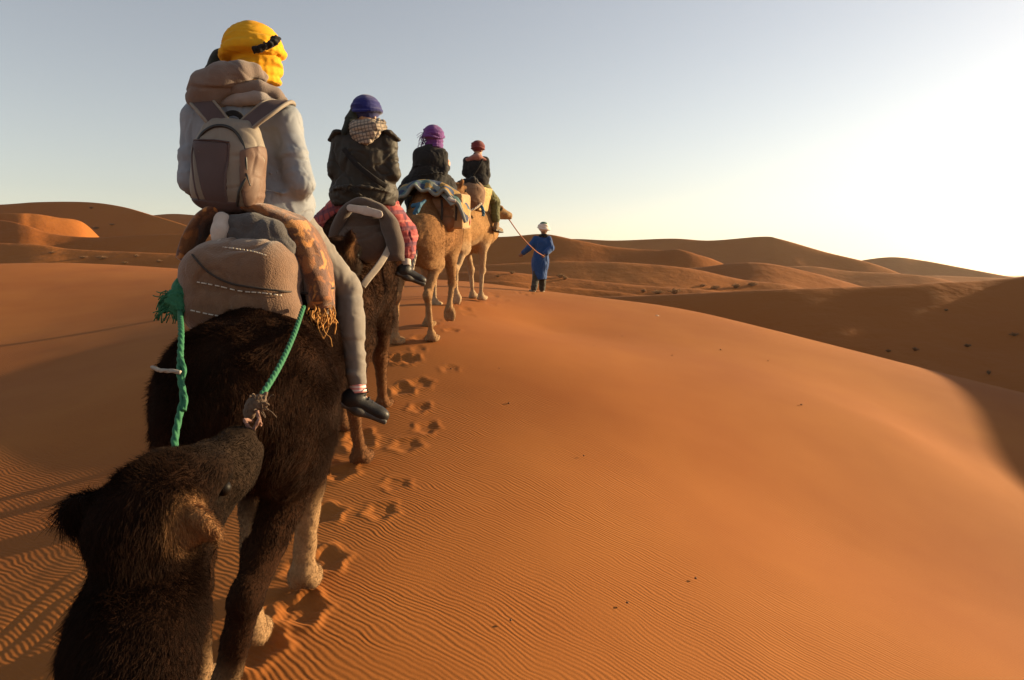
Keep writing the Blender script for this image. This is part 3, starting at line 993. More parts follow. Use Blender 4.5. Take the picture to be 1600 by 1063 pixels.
def hand(F, wrist, d, nrm, side, curl=.6, s=1.0):
    """palm, four unequal bent fingers and a thumb leaving the side of the palm"""
    d = unit(d); nrm = unit(nrm - d * np.dot(nrm, d)); lat = np.cross(d, nrm) * side
    def at(a, b, c): return wrist + s * (d * a + lat * b + nrm * c)
    F.cap(at(-.01, 0, 0), at(.03, 0, 0), .026 * s, .028 * s, .015)
    M = np.stack([lat, d, nrm], 1)
    F.ell(at(.05, 0, 0), np.array((.042, .055, .019)) * s, .015, M)
    for i, (b, ln) in enumerate([(.030, .072), (.010, .082), (-.011, .076), (-.030, .060)]):
        p0 = at(.085, b, 0); c1, s1 = math.cos(curl * .7), math.sin(curl * .7); c2, s2 = math.cos(curl * 1.9), math.sin(curl * 1.9)
        p1 = p0 + s * ln * .5 * (d * c1 + nrm * s1)
        p2 = p1 + s * ln * .5 * (d * c2 + nrm * s2)
        F.cap(p0, p1, .0095 * s, .0088 * s, .006); F.cap(p1, p2, .0088 * s, .0075 * s, .004)
    t0 = at(.025, .034, .004); t1 = at(.058, .060, .018); t2 = at(.082, .058, .036)
    F.cap(t0, t1, .013 * s, .0105 * s, .012); F.cap(t1, t2, .0105 * s, .009 * s, .004)

def head_on(F, c, fw, s=1.0):
    M = frame(fw)
    def H(x, y, z): return c + M @ (np.array([x, y, z]) * s)
    F.ell(H(0, -.01, .035), np.array((.076, .098, .090)) * s, .03, M)
    F.ell(H(0, .025, -.045), np.array((.058, .072, .075)) * s, .03, M)
    F.ell(H(0, .055, -.095), np.array((.030, .028, .022)) * s, .03, M)
    F.cap(H(0, .090, .005), H(0, .112, -.032), .010 * s, .016 * s, .012)
    F.ell(H(0, .094, -.062), np.array((.024, .010, .007)) * s, .008, M)
    F.ell(H(0, .092, -.075), np.array((.021, .010, .008)) * s, .008, M)
    for k in (-1, 1):
        F.ell(H(k * .031, .090, .008), np.array((.018, .014, .012)) * s, .01, M, sub=True)
        F.ell(H(k * .031, .080, .006), np.array((.013, .013, .012)) * s, .004, M)
        F.ell(H(k * .031, .086, .030), np.array((.026, .012, .007)) * s, .012, M)
        F.ell(H(k * .078, -.005, -.01), np.array((.010, .020, .032)) * s, .008, M)
    return H, M

def bbox(pts, m):
    p = np.array(pts)
    return p.min(0) - m, p.max(0) + m

SKIN = plain('warm_skin', (.42, .24, .16), rough=.55, spec=.35, bump=.1)
SKIN_D = plain('tanned_skin', (.22, .11, .06), rough=.55, spec=.35, bump=.1)

def body_mesh(root, J, skin, h=.0095, k=1.0):
    """one continuous body from joints"""
    pts = [J[n] for n in J if isinstance(J[n], np.ndarray) and n not in ('face', 'hn_l', 'hn_r', 'hd_l', 'hd_r')]
    lo, hi = bbox(pts, .26)
    F = Field(lo, hi, h)
    F.ell(J['pelvis'], (.155 * k, .12 * k, .12 * k), .06)
    F.cap(J['pelvis'], J['chest'], .125 * k, .13 * k, .06, sc=(1.1, .8, 1))
    F.ell(J['chest'], (.165 * k, .115 * k, .17 * k), .06)
    F.cap(J['sh_l'], J['sh_r'], .065 * k, .065 * k, .06)
    F.cap((J['sh_l'] + J['sh_r']) / 2, J['head'], .062 * k, .052 * k, .04)
    head_on(F, J['head'], J['face'], k)
    for s in ('l', 'r'):
        F.chain([J['sh_' + s], J['el_' + s], J['wr_' + s]], [.055 * k, .042 * k, .027 * k], .03)
        d = J.get('hd_' + s, unit(J['wr_' + s] - J['el_' + s]))
        n = J.get('hn_' + s, np.array([0, 0, -1.0]))
        hand(F, J['wr_' + s], d, n, 1 if s == 'l' else -1, J.get('curl', .7), k)
        F.chain([J['hip_' + s], J['kn_' + s]], [.088 * k, .062 * k], .05)
        F.chain([J['kn_' + s], J['an_' + s]], [.058 * k, .036 * k], .03)
        F.ell(J['kn_' + s] * .68 + J['an_' + s] * .32 + np.array([0, -.012, 0]), (.052 * k, .055 * k, .10 * k), .05)
        toe = J['toe_' + s]; an = J['an_' + s]
        d = unit(toe - an + np.array([0, 0, .07])); M = frame(d); up = M[:, 2]
        F.cap(an - up * .035 * k, an + d * .13 * k - up * .075 * k, .034 * k, .020 * k, .03)
        F.ell(an - d * .02 * k - up * .06 * k, (.028 * k, .028 * k, .026 * k), .03)
    v, q = F.mesh()
    return obj('body', make_mesh('body', v, q), skin, root)

def folds(v, q, amp, freq, seed, stretch=(1, 1, 1), it=1):
    n = vnormals(v, q)
    p = v * np.array(stretch, dtype=np.float32) * freq
    w = np.stack([noise3(p * .6 + 9, seed + 5), noise3(p * .6 + 31, seed + 6), noise3(p * .6 + 57, seed + 7)], -1)
    n1, n2 = noise3(p + .7 * w, seed), noise3(p * 1.9 + .6 * w, seed + 2)
    broad = noise3(p * .55, seed + 4)
    # flat panels broken by narrow valleys with a raised lip
    g = -np.exp(-(n1 / .10) ** 2) + .55 * np.exp(-((n1 - .28) / .16) ** 2)
    g2 = -np.exp(-(n2 / .12) ** 2) + .5 * np.exp(-((n2 - .3) / .18) ** 2)
    return v + n * (amp * (.75 * g * (.55 + .45 * broad) + .35 * g2 * (.5 - .5 * broad) + .55 * broad))[:, None]

def cloth_obj(name, F, mat, parent, amp=.012, freq=9.0, seed=1, stretch=(1, 1, 1.6), fn=None, sm=1):
    v, q = F.mesh()
    if sm: v = relax(v, q, sm)
    if amp: v = folds(v, q, amp, freq, seed, stretch)
    if fn is not None: v = fn(v)
    return obj(name, make_mesh(name, v, q), mat, parent), v, q

def turban(root, c, fw, r, mat, seed, rolls=3, tilt=.25, veil=False, h=.0085, tail=None, name='turban', sz=(1, 1, 1), roll_r=.115, band=None):
    """a dome of cloth with wound rolls round the brow"""
    M = frame(fw)
    lo, hi = c - r * 2.3, c + r * 2.1
    F = Field(lo, hi, h)
    def H(x, y, z): return c + M @ (np.array([x * sz[0], y * sz[1], z * sz[2]]) * r)
    F.ell(H(0, -.05, .28), np.array((.93 * sz[0], 1.06 * sz[1], .86 * sz[2])) * r, .01, M)
    for k in range(rolls):
        zz = .02 + .24 * k; rr = .92 - .05 * k
        ph = k * 1.9 + seed
        pts = []
        for a in np.linspace(0, 2 * math.pi, 27):
            t = tilt * math.sin(a + ph * .2 + .6) + .14 * math.sin(2 * a + ph)
            pts.append(H(rr * math.sin(a), -.05 + rr * 1.10 * math.cos(a), zz + t * .6))
        for i in range(26):
            ra = r * ((band if k == 0 and band else roll_r) + .03 * math.sin(i * .5 + ph))
            F.cap(pts[i], pts[i + 1], ra, ra, .05 * r)
    if veil:    # the cloth wound on over the nose, cheeks and neck
        F.ell(H(0, .10, -.42), np.array((.72, .86, .55)) * r, .02, M)
        F.cap(H(0, .0, -.5), H(.02, -.02, -1.12), .62 * r, .55 * r, .03)
        for a0, z0, z1 in ((-.4, -.25, -.62), (.1, -.45, -.80), (.5, -.72, -.98)):
            pts = [H(.74 * math.sin(a), .05 + .84 * math.cos(a), z0 + (z1 - z0) * abs(math.sin(a * .5 + a0))) for a in np.linspace(-2.6, 2.6, 18)]
            F.chain(pts, [.085 * r] * 18, .02)
    o, v, q = cloth_obj(name, F, mat, root, amp=.055 * r, freq=1.7 / r, seed=seed, stretch=(.45, .45, 2.3), sm=1)
    return o, H

def bunch(F, a, b, ra, rb, ts, seed, amp=.016):
    """cloth bunched in tilted rings round a limb"""
    rr_ = random.Random(seed)
    T = unit(np.asarray(b) - np.asarray(a)); X = unit(np.cross(T, (.3, .2, 1) if abs(T[2]) < .9 else (1, .2, 0))); Y = np.cross(T, X)
    for t in ts:
        c = a + (b - a) * t; r = ra + (rb - ra) * t - .45 * amp
        a0 = rr_.uniform(0, 6.28); span = rr_.uniform(2.6, 4.6); tl = rr_.uniform(-.35, .35); tl2 = rr_.uniform(-.25, .25)
        n = 13
        pts = []
        for i in range(n):
            q = a0 + span * i / (n - 1)
            pts.append(c + (X * math.cos(q) + Y * math.sin(q)) * r + T * r * (tl * math.cos(q) + tl2 * math.sin(2 * q)))
        F.chain(pts, [amp * math.sin(math.pi * (i + .6) / (n + .2)) * rr_.uniform(.8, 1.15) for i in range(n)], amp * 1.3)

def sleeve_jacket(root, J, mat, k=1.0, puff=1.0, hem=None, name='jacket', h=.0105, amp=.014, seed=1, hemz=None, wrists=True, shoulder=.080, flare=1.0, freq=8.5):
    pts = [J[n] for n in ('sh_l', 'sh_r', 'el_l', 'el_r', 'wr_l', 'wr_r', 'pelvis', 'chest', 'head')]
    lo, hi = bbox(pts, .34)
    F = Field(lo, hi, h)
    ch, pe = J['chest'], J['pelvis']
    mid = (ch + pe) / 2
    F.ell(ch + np.array([0, 0, .02]), (.205 * k * puff, .155 * k * puff, .21 * k), .05)
    F.cap(ch, pe, .19 * k * puff, .19 * k * puff * flare, .06, sc=(1.08, .84, 1))
    F.ell(pe + np.array([0, 0, .02]), (.225 * k * puff * flare, .19 * k * puff, .15 * k), .06)
    F.cap(J['sh_l'], J['sh_r'], shoulder * k * puff, shoulder * k * puff, .06)
    nb = (J['sh_l'] + J['sh_r']) / 2 + np.array([0, 0, .05])
    F.cap(nb, nb + (J['head'] - nb) * .35, .095 * k, .075 * k, .05)
    for s in ('l', 'r'):
        F.chain([J['sh_' + s], J['el_' + s]], [.082 * k * puff, .068 * k * puff], .035)
        e = J['el_' + s] + (J['wr_' + s] - J['el_' + s]) * .93
        F.chain([J['el_' + s], e], [.066 * k * puff, .048 * k * puff], .02)
        bunch(F, J['sh_' + s], J['el_' + s], .082 * k * puff, .068 * k * puff, (.55, .72, .84, .94), seed * 7 + ord(s), .011)
        bunch(F, J['el_' + s], e, .066 * k * puff, .048 * k * puff, (.12, .3, .7, .88), seed * 9 + ord(s), .010)
    bunch(F, ch, pe, .20 * k * puff, .215 * k * puff * flare, (.6, .82, .97), seed * 5, .012)
    if hemz is not None: F.half((0, 0, hemz), (0, 0, -1))
    return cloth_obj(name, F, mat, root, amp=amp, freq=freq, seed=seed, stretch=(1, 1, 1.35))

def trousers(root, J, mat, k=1.0, rt=.105, rk=.085, ra=.06, h=.0105, amp=.006, seed=2, name='trousers', end=.94, sides='lr'):
    pts = [J['pelvis']] + [J[a + '_' + s] for s in sides for a in ('hip', 'kn', 'an')]
    lo, hi = bbox(pts, .25)
    F = Field(lo, hi, h)
    F.ell(J['pelvis'], (.185 * k, .16 * k, .14 * k), .06)
    for s in sides:
        F.chain([J['hip_' + s], J['kn_' + s]], [rt * k, rk * k], .05)
        e = J['kn_' + s] + (J['an_' + s] - J['kn_' + s]) * end
        F.chain([J['kn_' + s], e], [rk * k * .97, ra * k], .025)
        bunch(F, J['hip_' + s], J['kn_' + s], rt * k, rk * k, (.3, .55, .8, .9, .98), seed * 3 + ord(s), .010)
        bunch(F, J['kn_' + s], e, rk * k * .97, ra * k, (.04, .14, .3, .55, .72, .84, .93), seed * 4 + ord(s), .010)
        if rk < .1:
            c = J['kn_' + s] * .68 + J['an_' + s] * .32 + np.array([0, -.014, 0])
            F.ell(c, (rk * .9, rk * .95, .12), .05)
    return cloth_obj(name, F, mat, root, amp=amp, freq=11, seed=seed, stretch=(.8, .8, 1.6))

def shoe(root, an, toe, mat, sole_mat, k=1.0, high=False, sole_t=.016, laces=None):
    """low trainer: upper, sole and laces"""
    an = np.asarray(an); toe = np.asarray(toe)
    d = unit(toe - an - np.array([0, 0, -.07]))
    M = frame(d)
    heel = an - M @ np.array([0, .045, .080]) * k
    def S(x, y, z): return heel + M @ (np.array([x, y, z]) * k)
    lo, hi = bbox([an, toe, heel, S(0, .27, 0)], .12)
    F = Field(lo, hi, .0065)
    F.ell(S(0, .035, .015), np.array((.040, .055, .050)) * k, .02, M)
    F.cap(S(0, .05, .02), S(0, .20, -.005), .044 * k, .036 * k, .03)
    F.box(S(0, .125, -.012), np.array((.040, .135, .030)) * k, .022, .03, M)
    F.ell(S(0, .215, -.012), np.array((.046, .055, .032)) * k, .025, M)
    F.cap(S(0, .045, .03), S(0, .055, .066 if not high else .16), .043 * k, .042 * k, .02)
    v, q = F.mesh()
    o = obj('shoe', make_mesh('shoe', v, q), mat, root)
    G = Field(lo, hi, .0065)
    G.box(S(0, .045, -.036), np.array((.040, .065, sole_t)) * k, .012, .03, M)
    G.box(S(0, .17, -.038), np.array((.049, .095, sole_t)) * k, .012, .05, M)
    v, q = G.mesh()
    obj('sole', make_mesh('sole', v, q), sole_mat, o)
    if laces is not None:
        for i in range(4):
            y = .095 + .026 * i
            p = [S(-.028, y, .055 - .011 * i), S(0, y + .006, .068 - .012 * i), S(.028, y, .055 - .011 * i)]
            obj('lace', sweep_mesh('lace', spline(p, 8), .0035, .0035, sides=6), laces, o)
        for sg in (-1, 1):
            p = [S(0, .09, .075), S(sg * .03, .085, .098), S(sg * .05, .10, .085), S(sg * .012, .093, .074)]
            obj('lace', sweep_mesh('lace', spline(p, 14), .003, .003, sides=6), laces, o)
    return o

def mirror(J, ax, names):
    pass
# ------------------------------------------------------------------ first rider, yellow turban
M_JACK1 = fabric('pale_grey_jacket_cloth', (.225, .25, .285), (.19, .21, .24), scale=5, weave=420, bump=.12, fold=.55, fold_scale=5, rough=.65, sheen=.02, fstretch=(1, 1, .7))
M_FLEECE = fabric('brown_grey_fleece', (.175, .135, .115), (.13, .098, .084), scale=14, weave=180, bump=.5, fold=.2)
M_YEL = fabric('yellow_cotton', (.66, .34, .012), (.56, .26, .008), scale=7, weave=600, bump=.15, fold=.7, fold_scale=7, sheen=.02, fstretch=(.5, .5, 3.0))
M_GREYTR = fabric('grey_jersey', (.20, .18, .16), (.155, .14, .125), scale=10, weave=600, bump=.15, fold=.4, fold_scale=9, sheen=.05)
M_BLKSHOE = plain('black_canvas', (.012, .011, .011), rough=.5, spec=.3, bump=.2, bscale=120)
M_SOLE = plain('dark_rubber', (.05, .045, .04), rough=.6)
M_LACE = plain('black_lace', (.015, .014, .013), rough=.7)
M_BLK = fabric('black_cloth', (.014, .013, .013), (.009, .008, .008), fold=.3, sheen=.05)
M_DKGRN = fabric('dark_green_cloth', (.022, .028, .022), (.014, .018, .015), fold=.3)
def stripe_mat(name, a, b, sc, axis=2):
    m, nt, bs = nmat(name)
    tc = N(nt, 'ShaderNodeTexCoord'); sp = N(nt, 'ShaderNodeSeparateXYZ')
    nt.links.new(tc.outputs['Object'], sp.inputs[0])
    mt = N(nt, 'ShaderNodeMath', operation='MULTIPLY'); mt.inputs[1].default_value = sc
    nt.links.new(sp.outputs[axis], mt.inputs[0])
    fr = N(nt, 'ShaderNodeMath', operation='FRACT'); nt.links.new(mt.outputs[0], fr.inputs[0])
    nt.links.new(ramp(nt, fr.outputs[0], [(.48, a), (.56, b)]), bs.inputs['Base Color'])
    bs.inputs['Roughness'].default_value = .9
    return m
M_SOCK = stripe_mat('pink_striped_knit', (.75, .30, .28), (.82, .70, .66), 55)

d1 = 3.72
r1c = P(410, 430, d1)
r1 = empty('person', (r1c[0], r1c[1], P(410, 345, d1)[2]), 'rider in yellow turban, pale grey jacket and grey trousers wearing a backpack', 'person')
J1 = dict(pelvis=P(410, 325, 3.74), chest=P(378, 225, 3.70), head=P(398, 96, 3.74), face=unit((.80, .55, -.06)),
          sh_l=P(312, 186, 3.70), sh_r=P(442, 190, 3.66), el_l=P(300, 282, 3.66), el_r=P(470, 288, 3.62), wr_l=P(352, 325, 4.02), wr_r=P(455, 326, 4.02),
          hip_l=P(376, 340, 3.78), hip_r=P(452, 340, 3.76), kn_l=P(345, 430, 4.22), kn_r=P(543, 452, 3.98), an_l=P(330, 560, 4.15), an_r=P(559, 606, 3.88),
          toe_l=P(325, 600, 4.32), toe_r=P(559, 606, 3.88) + np.array([.20, .06, -.165]))
body_mesh(r1, J1, SKIN)
_, jv, jq = sleeve_jacket(r1, J1, M_JACK1, k=1.0, puff=1.02, amp=.012, freq=10, seed=3, hemz=float(P(400, 352, 3.74)[2]), shoulder=.082, flare=1.12, h=.0095)
trousers(r1, J1, M_GREYTR, rt=.100, rk=.074, ra=.052, seed=4, end=.93)
for s in 'lr':
    an, kn = J1['an_' + s], J1['kn_' + s]
    dd = unit(an - kn)
    obj('sock', sweep_mesh('sock', spline([an - dd * .075, an - dd * .02, an + dd * .03], 14), [.044] * 14, .044, up=(0, 1, 0), sides=16, noise=(.003, 40, 3)), M_SOCK, r1)
    shoe(r1, an, J1['toe_' + s], M_BLKSHOE, M_SOLE, k=.96, laces=M_LACE)
tb, TH = turban(r1, J1['head'] + np.array([0, 0, .030]), J1['face'], .136, M_YEL, 3, rolls=2, tilt=.32, veil=True, h=.0075, band=.17)
# black braided cord tucked round the front of the turban
cp = [P(u, v, d) for u, v, d in [(396, 79, 3.575), (404, 77, 3.575), (414, 73, 3.58), (422, 70, 3.59), (428, 66, 3.61), (431, 60, 3.64)]]
obj('turban_cord', sweep_mesh('turban_cord', spline(cp, 40), .016 + .005 * np.sin(np.arange(40) * .9), .012, sides=10, twist=70, lobes=4, lobe_amp=.5, noise=(.006, 60, 2)), M_BLK, r1)
# dark scarf end on the far side of the neck
F = Field(*bbox([P(345, 88, 3.80), P(326, 118, 3.78)], .16), .009)
F.chain([P(354, 84, 3.80), P(342, 100, 3.79), P(328, 118, 3.78)], [.04, .055, .05], .03, sc=(.55, 1, 1))
cloth_obj('scarf_end', F, M_DKGRN, r1, amp=.006, seed=8)
# hood lying on the back: a thick fleece roll and a flat collar under it
F = Field(*bbox([P(300, 150, 3.55), P(450, 160, 3.55), P(400, 100, 3.6)], .14), .0085)
F.chain([P(311, 150, 3.55), P(322, 133, 3.53), P(345, 120, 3.52), P(375, 112, 3.53), P(398, 110, 3.57)], [.056, .066, .062, .050, .034], .02)
F.chain([P(398, 110, 3.57), P(412, 122, 3.62)], [.030, .024], .02)
F.chain([P(306, 158, 3.56), P(330, 152, 3.54), P(356, 140, 3.54)], [.040, .040, .03], .02)
hood, hv, hq = cloth_obj('hood', F, M_FLEECE, r1, amp=.012, freq=9, seed=21)
F = Field(*bbox([P(340, 158, 3.55), P(455, 160, 3.62)], .14), .0085)
F.chain([P(340, 148, 3.57), P(372, 139, 3.55), P(405, 138, 3.56), P(432, 148, 3.60), P(447, 156, 3.64)], [.030, .036, .036, .028, .012], .02)
cloth_obj('collar', F, M_FLEECE, r1, amp=.006, freq=9, seed=22)
F = Field(*bbox([P(340, 168, 3.55), P(440, 165, 3.62)], .14), .0085)
F.chain([P(345, 160, 3.57), P(375, 154, 3.555), P(405, 152, 3.56), P(428, 160, 3.60)], [.026, .034, .034, .022], .02)
cloth_obj('hood_lining', F, fabric('pale_fleece', (.28, .25, .235), (.22, .195, .185), scale=14, weave=200, bump=.4), r1, amp=.005, freq=9, seed=23)

# ------------------------------------------------------------------ backpack
M_BPT = fabric('tan_nylon', (.225, .195, .160), (.185, .16, .13), scale=6, weave=700, bump=.2, fold=.2, fold_scale=9, rough=.6, sheen=.03)
M_BPD = fabric('plum_brown_nylon', (.085, .058, .058), (.065, .045, .045), scale=6, weave=700, bump=.25, fold=.15, fold_scale=9, rough=.6, sheen=.03)
M_BPB = fabric('rust_brown_nylon', (.155, .095, .070), (.12, .075, .055), scale=6, weave=700, bump=.2, fold=.5, fold_scale=10, rough=.55, sheen=.03)
M_ZIP = plain('black_zip', (.012, .012, .012), rough=.4, spec=.4)
M_WHITE = plain('pale_thread', (.75, .72, .66), rough=.8)
bpc = P(356, 258, 3.46)
bp = empty('backpack', bpc, 'small tan and plum backpack with curved zip on the pale jacket', 'backpack')
BM = frame((.10, 1, 0.06)) 
ca, sa = math.cos(R(5)), math.sin(R(5))
BM = np.stack([BM[:, 0] * ca - BM[:, 2] * sa, BM[:, 1], BM[:, 2] * ca + BM[:, 0] * sa], 1)
BW = .90        # narrow pack
def B(x, y, z): return bpc + BM @ np.array([x * BW, y, z])
def bp_shape(g, F):
    F.box(B(0, .0, -.045), (.160 + g, .085 + g, .155 + g), .075, .05, BM)
    F.ell(B(0, .0, .07), (.148 + g, .085 + g, .125 + g), .06, BM)
    F.box(B(0, .03, .02), (.135 + g, .06 + g, .19 + g), .06, .05, BM)
    F.ell(B(0, -.035, -.09), (.135 + g, .075 + g, .12 + g), .06, BM)
lo, hi = bbox([bpc], .33)
F = Field(lo, hi, .0065); bp_shape(0, F)
v, q = F.mesh(); v = folds(v, q, .008, 8, 4)
obj('pack_body', make_mesh('pack_body', v, q), M_BPT, bp)
F = Field(lo, hi, .0065); bp_shape(.004, F)
F.half(B(0, .0, 0), BM[:, 1])                               # only the outer half
F.half(B(-.145, 0, .075), -(BM[:, 0] + BM[:, 2] * .30)); F.half(B(.052, 0, .075), BM[:, 0] + BM[:, 2] * .04)
F.half(B(0, 0, .095), BM[:, 2]) 
v, q = F.mesh()
pan = obj('center_panel', make_mesh('center_panel', v, q), M_BPD, bp)
F = Field(lo, hi, .0065); bp_shape(.006, F)
F.half(B(.118, 0, -.06), -BM[:, 0] - BM[:, 2] * .1); F.half(B(0, 0, .012), BM[:, 2] + BM[:, 0] * -.55)
F.half(B(0, .07, 0), BM[:, 1])
v, q = F.mesh(); v = folds(v, q, .010, 9, 6)
obj('side_pocket', make_mesh('side_pocket', v, q), M_BPB, bp)
F = Field(lo, hi, .0065); bp_shape(.005, F)
F.half(B(0, 0, -.165), BM[:, 2]); F.half(B(.11, 0, 0), BM[:, 0]); F.half(B(0, .06, 0), BM[:, 1])
v, q = F.mesh()
obj('bottom_panel', make_mesh('bottom_panel', v, q), M_BPD, bp)
def on_pack(x, z, g=.002):
    """outermost point of the pack at x, z (local)"""
    best = None
    for y in np.arange(-.16, .12, .004):
        d = min(np.linalg.norm(np.maximum(np.abs(np.array([x, y, z + .045])) - np.array((.103, .010, .080)), 0)) - .075,
                (np.linalg.norm(np.array([x / .165, y / .085, (z - .07) / .125])) - 1) * .085,
                (np.linalg.norm(np.array([x / .15, (y + .035) / .075, (z + .09) / .12])) - 1) * .075 - .012)
        if d < g: return B(x, y - .008, z)
    return B(x, -.05, z)
zp = [on_pack(x, z) for x, z in [(-.130, .085), (-.10, .130), (-.05, .160), (0, .168), (.05, .158), (.09, .130), (.12, .085), (.137, .03), (.142, -.03)]]
obj('zip', sweep_mesh('zip', spline(zp, 60), .0075, .0035, sides=8, up=-BM[:, 1]), M_ZIP, bp)
obj('zip_pull', sweep_mesh('zip_pull', spline([zp[-1], zp[-1] + np.array([.012, -.012, -.03]), zp[-1] + np.array([.022, -.012, -.062])], 12), .005, .003, sides=8), M_ZIP, bp)
sp = [on_pack(x, z) for x, z in [(.148, -.035), (.135, -.08), (.12, -.12), (.11, -.16), (.10, -.185)]]
obj('pocket_zip', sweep_mesh('pocket_zip', spline(sp, 30), .007, .0035, sides=8, up=-BM[:, 1]), M_ZIP, bp)
for xs in ([(-.150, .09), (-.138, .02), (-.118, -.06), (-.098, -.13), (-.088, -.17)], [(.055, .09), (.056, .02), (.058, -.06), (.062, -.13), (.064, -.17)], [(-.150, .096), (-.10, .098), (-.05, .099), (0, .099), (.055, .096)]):
    obj('piping', sweep_mesh('piping', spline([on_pack(x, z, .008) for x, z in xs], 40), .004, .004, sides=8), M_BPD, bp)
# flat print: two pale strokes near the top of the panel
for x0, x1, z0 in ((-.105, -.012, .045), (-.085, -.02, .058)):
    obj('print_stroke', sweep_mesh('print_stroke', spline([on_pack(x, z0 + .004 * math.sin(x * 60), .006) for x in np.linspace(x0, x1, 7)], 16), .0016 if x0 < -.1 else .0010, .0008, sides=6), M_BPT, pan)
# handle loop and the straps going up over both shoulders
obj('handle', sweep_mesh('handle', spline([B(-.045, .05, .185), B(-.04, .045, .225), B(0, .045, .240), B(.04, .045, .225), B(.045, .05, .185)], 24), .013, .006, up=(0, -1, 0), sides=10, power=3), M_BLK, bp)
def strap(name, pts, w, t, mat, parent, n=40, up=(0, -1, .3)):
    return obj(name, sweep_mesh(name, spline(pts, n), w, t, up=up, sides=14, power=3.5), mat, parent)
sl = [P(352, 212, 3.46), P(340, 190, 3.465), P(326, 172, 3.475), P(314, 158, 3.53), P(308, 152, 3.62), P(308, 165, 3.78)]
sr = [P(372, 210, 3.46), P(392, 190, 3.455), P(412, 174, 3.46), P(428, 163, 3.50), P(440, 160, 3.58), P(447, 170, 3.70), P(446, 200, 3.82)]
for pp in (sl, sr):
    st = strap('shoulder_strap', pp, .044, .009, M_BPD, bp, up=(0, -1, .75))
    for sg in (-1, 1):
        q_ = spline(pp, 40)
        T = np.gradient(q_, axis=0); T /= np.linalg.norm(T, axis=1, keepdims=True)
        Sd = np.cross(T, np.array((0, -1, .75))); Sd /= np.linalg.norm(Sd, axis=1, keepdims=True)
        obj('strap_edge', sweep_mesh('strap_edge', q_ + Sd * .044 * sg, .008, .0105, up=(0, -1, .75), sides=8), M_BPT, st)
# ------------------------------------------------------------------ tack on the first camel
M_WOOL = fabric('brown_wool_pad', (.155, .080, .040), (.11, .056, .028), scale=30, weave=140, bump=.9, fold=.15, sheen=.3)
M_GREYW = fabric('charcoal_wool', (.075, .068, .066), (.05, .045, .044), scale=25, weave=150, bump=.8, fold=.2)
M_PALEW = fabric('off_white_wool', (.48, .42, .37), (.38, .33, .29), scale=20, weave=200, bump=.5, fold=.2)
M_ROPEG = plain('green_rope', (.020, .125, .058), rough=.75, bump=.5, bscale=160)
M_ROPED = plain('dark_cord', (.04, .03, .024), rough=.8)
M_ROPEW = plain('dirty_white_rope', (.30, .27, .23), rough=.85, bump=.4, bscale=160)
M_ROPEB = plain('faded_blue_rope', (.03, .10, .17), rough=.8)
M_PEG = plain('knotted_grey_cloth', (.105, .072, .05), rough=.9, bump=.6, bscale=90)
M_PINK = plain('pinkish_cord', (.20, .11, .085), rough=.85)
def leopard(name, c0, c1, c2, sc):
    m, nt, b = nmat(name)
    tc = N(nt, 'ShaderNodeTexCoord')
    nz = N(nt, 'ShaderNodeTexNoise', Scale=sc * .7, Detail=3.0, Distortion=.6)
    nt.links.new(tc.outputs['Object'], nz.inputs['Vector'])
    vo = N(nt, 'ShaderNodeTexVoronoi', Scale=sc, feature='SMOOTH_F1')
    mv = N(nt, 'ShaderNodeVectorMath', operation='MULTIPLY_ADD')
    mv.inputs[1].default_value = (.18, .18, .18)
    nt.links.new(nz.outputs['Color'], mv.inputs[0]); nt.links.new(tc.outputs['Object'], mv.inputs[2])
    nt.links.new(mv.outputs[0], vo.inputs['Vector'])
    a = ramp(nt, vo.outputs['Distance'], [(.28, c1), (.36, c0), (.55, c0), (.62, c2)])
    f = ramp(nt, nz.outputs['Fac'], [(.45, (0, 0, 0)), (.55, (1, 1, 1))])
    c = mixc(nt, f, a, mixc(nt, .2, a, c2))
    nt.links.new(c, b.inputs['Base Color'])
    b.inputs['Roughness'].default_value = .9
    b.inputs['Sheen Weight'].default_value = .3
    n2 = N(nt, 'ShaderNodeTexNoise', Scale=160.0, Detail=3.0)
    nt.links.new(tc.outputs['Object'], n2.inputs['Vector'])
    bp_ = N(nt, 'ShaderNodeBump', Strength=.7, Distance=.006)
    nt.links.new(n2.outputs['Fac'], bp_.inputs['Height'])
    nt.links.new(bp_.outputs[0], b.inputs['Normal'])
    return m
M_LEO = leopard('brown_orange_plush', (.080, .026, .008), (.20, .066, .014), (.38, .155, .030), 15.0)

M_STITCH = plain('worn_pale_thread', (.50, .45, .38), rough=.9)
def proj(p):
    """world -> photo pixel, depth"""
    p = np.asarray(p, dtype=float) - np.array([0, 0, ZC])
    c, s = math.cos(PITCH), math.sin(PITCH)
    dep = p[..., 1] * c - p[..., 2] * s
    up = p[..., 1] * s + p[..., 2] * c
    return CU + FPX * p[..., 0] / dep, CV - FPX * up / dep, dep
def on_surface(v, uv, off=.004, tol=7.0):
    """the nearest-to-camera point of vertex cloud v seen at each pixel, lifted a little towards the camera"""
    U, Vv, D = proj(v)
    out = []
    for (u, w) in uv:
        m = (np.abs(U - u) < tol) & (np.abs(Vv - w) < tol)
        if not m.any():
            k = int(np.argmin((U - u) ** 2 + (Vv - w) ** 2)); d = v[k][1]
        else:
            d = np.percentile(v[m][:, 1], 12)
        out.append(P(u, w, d - off))
    return np.array(out)

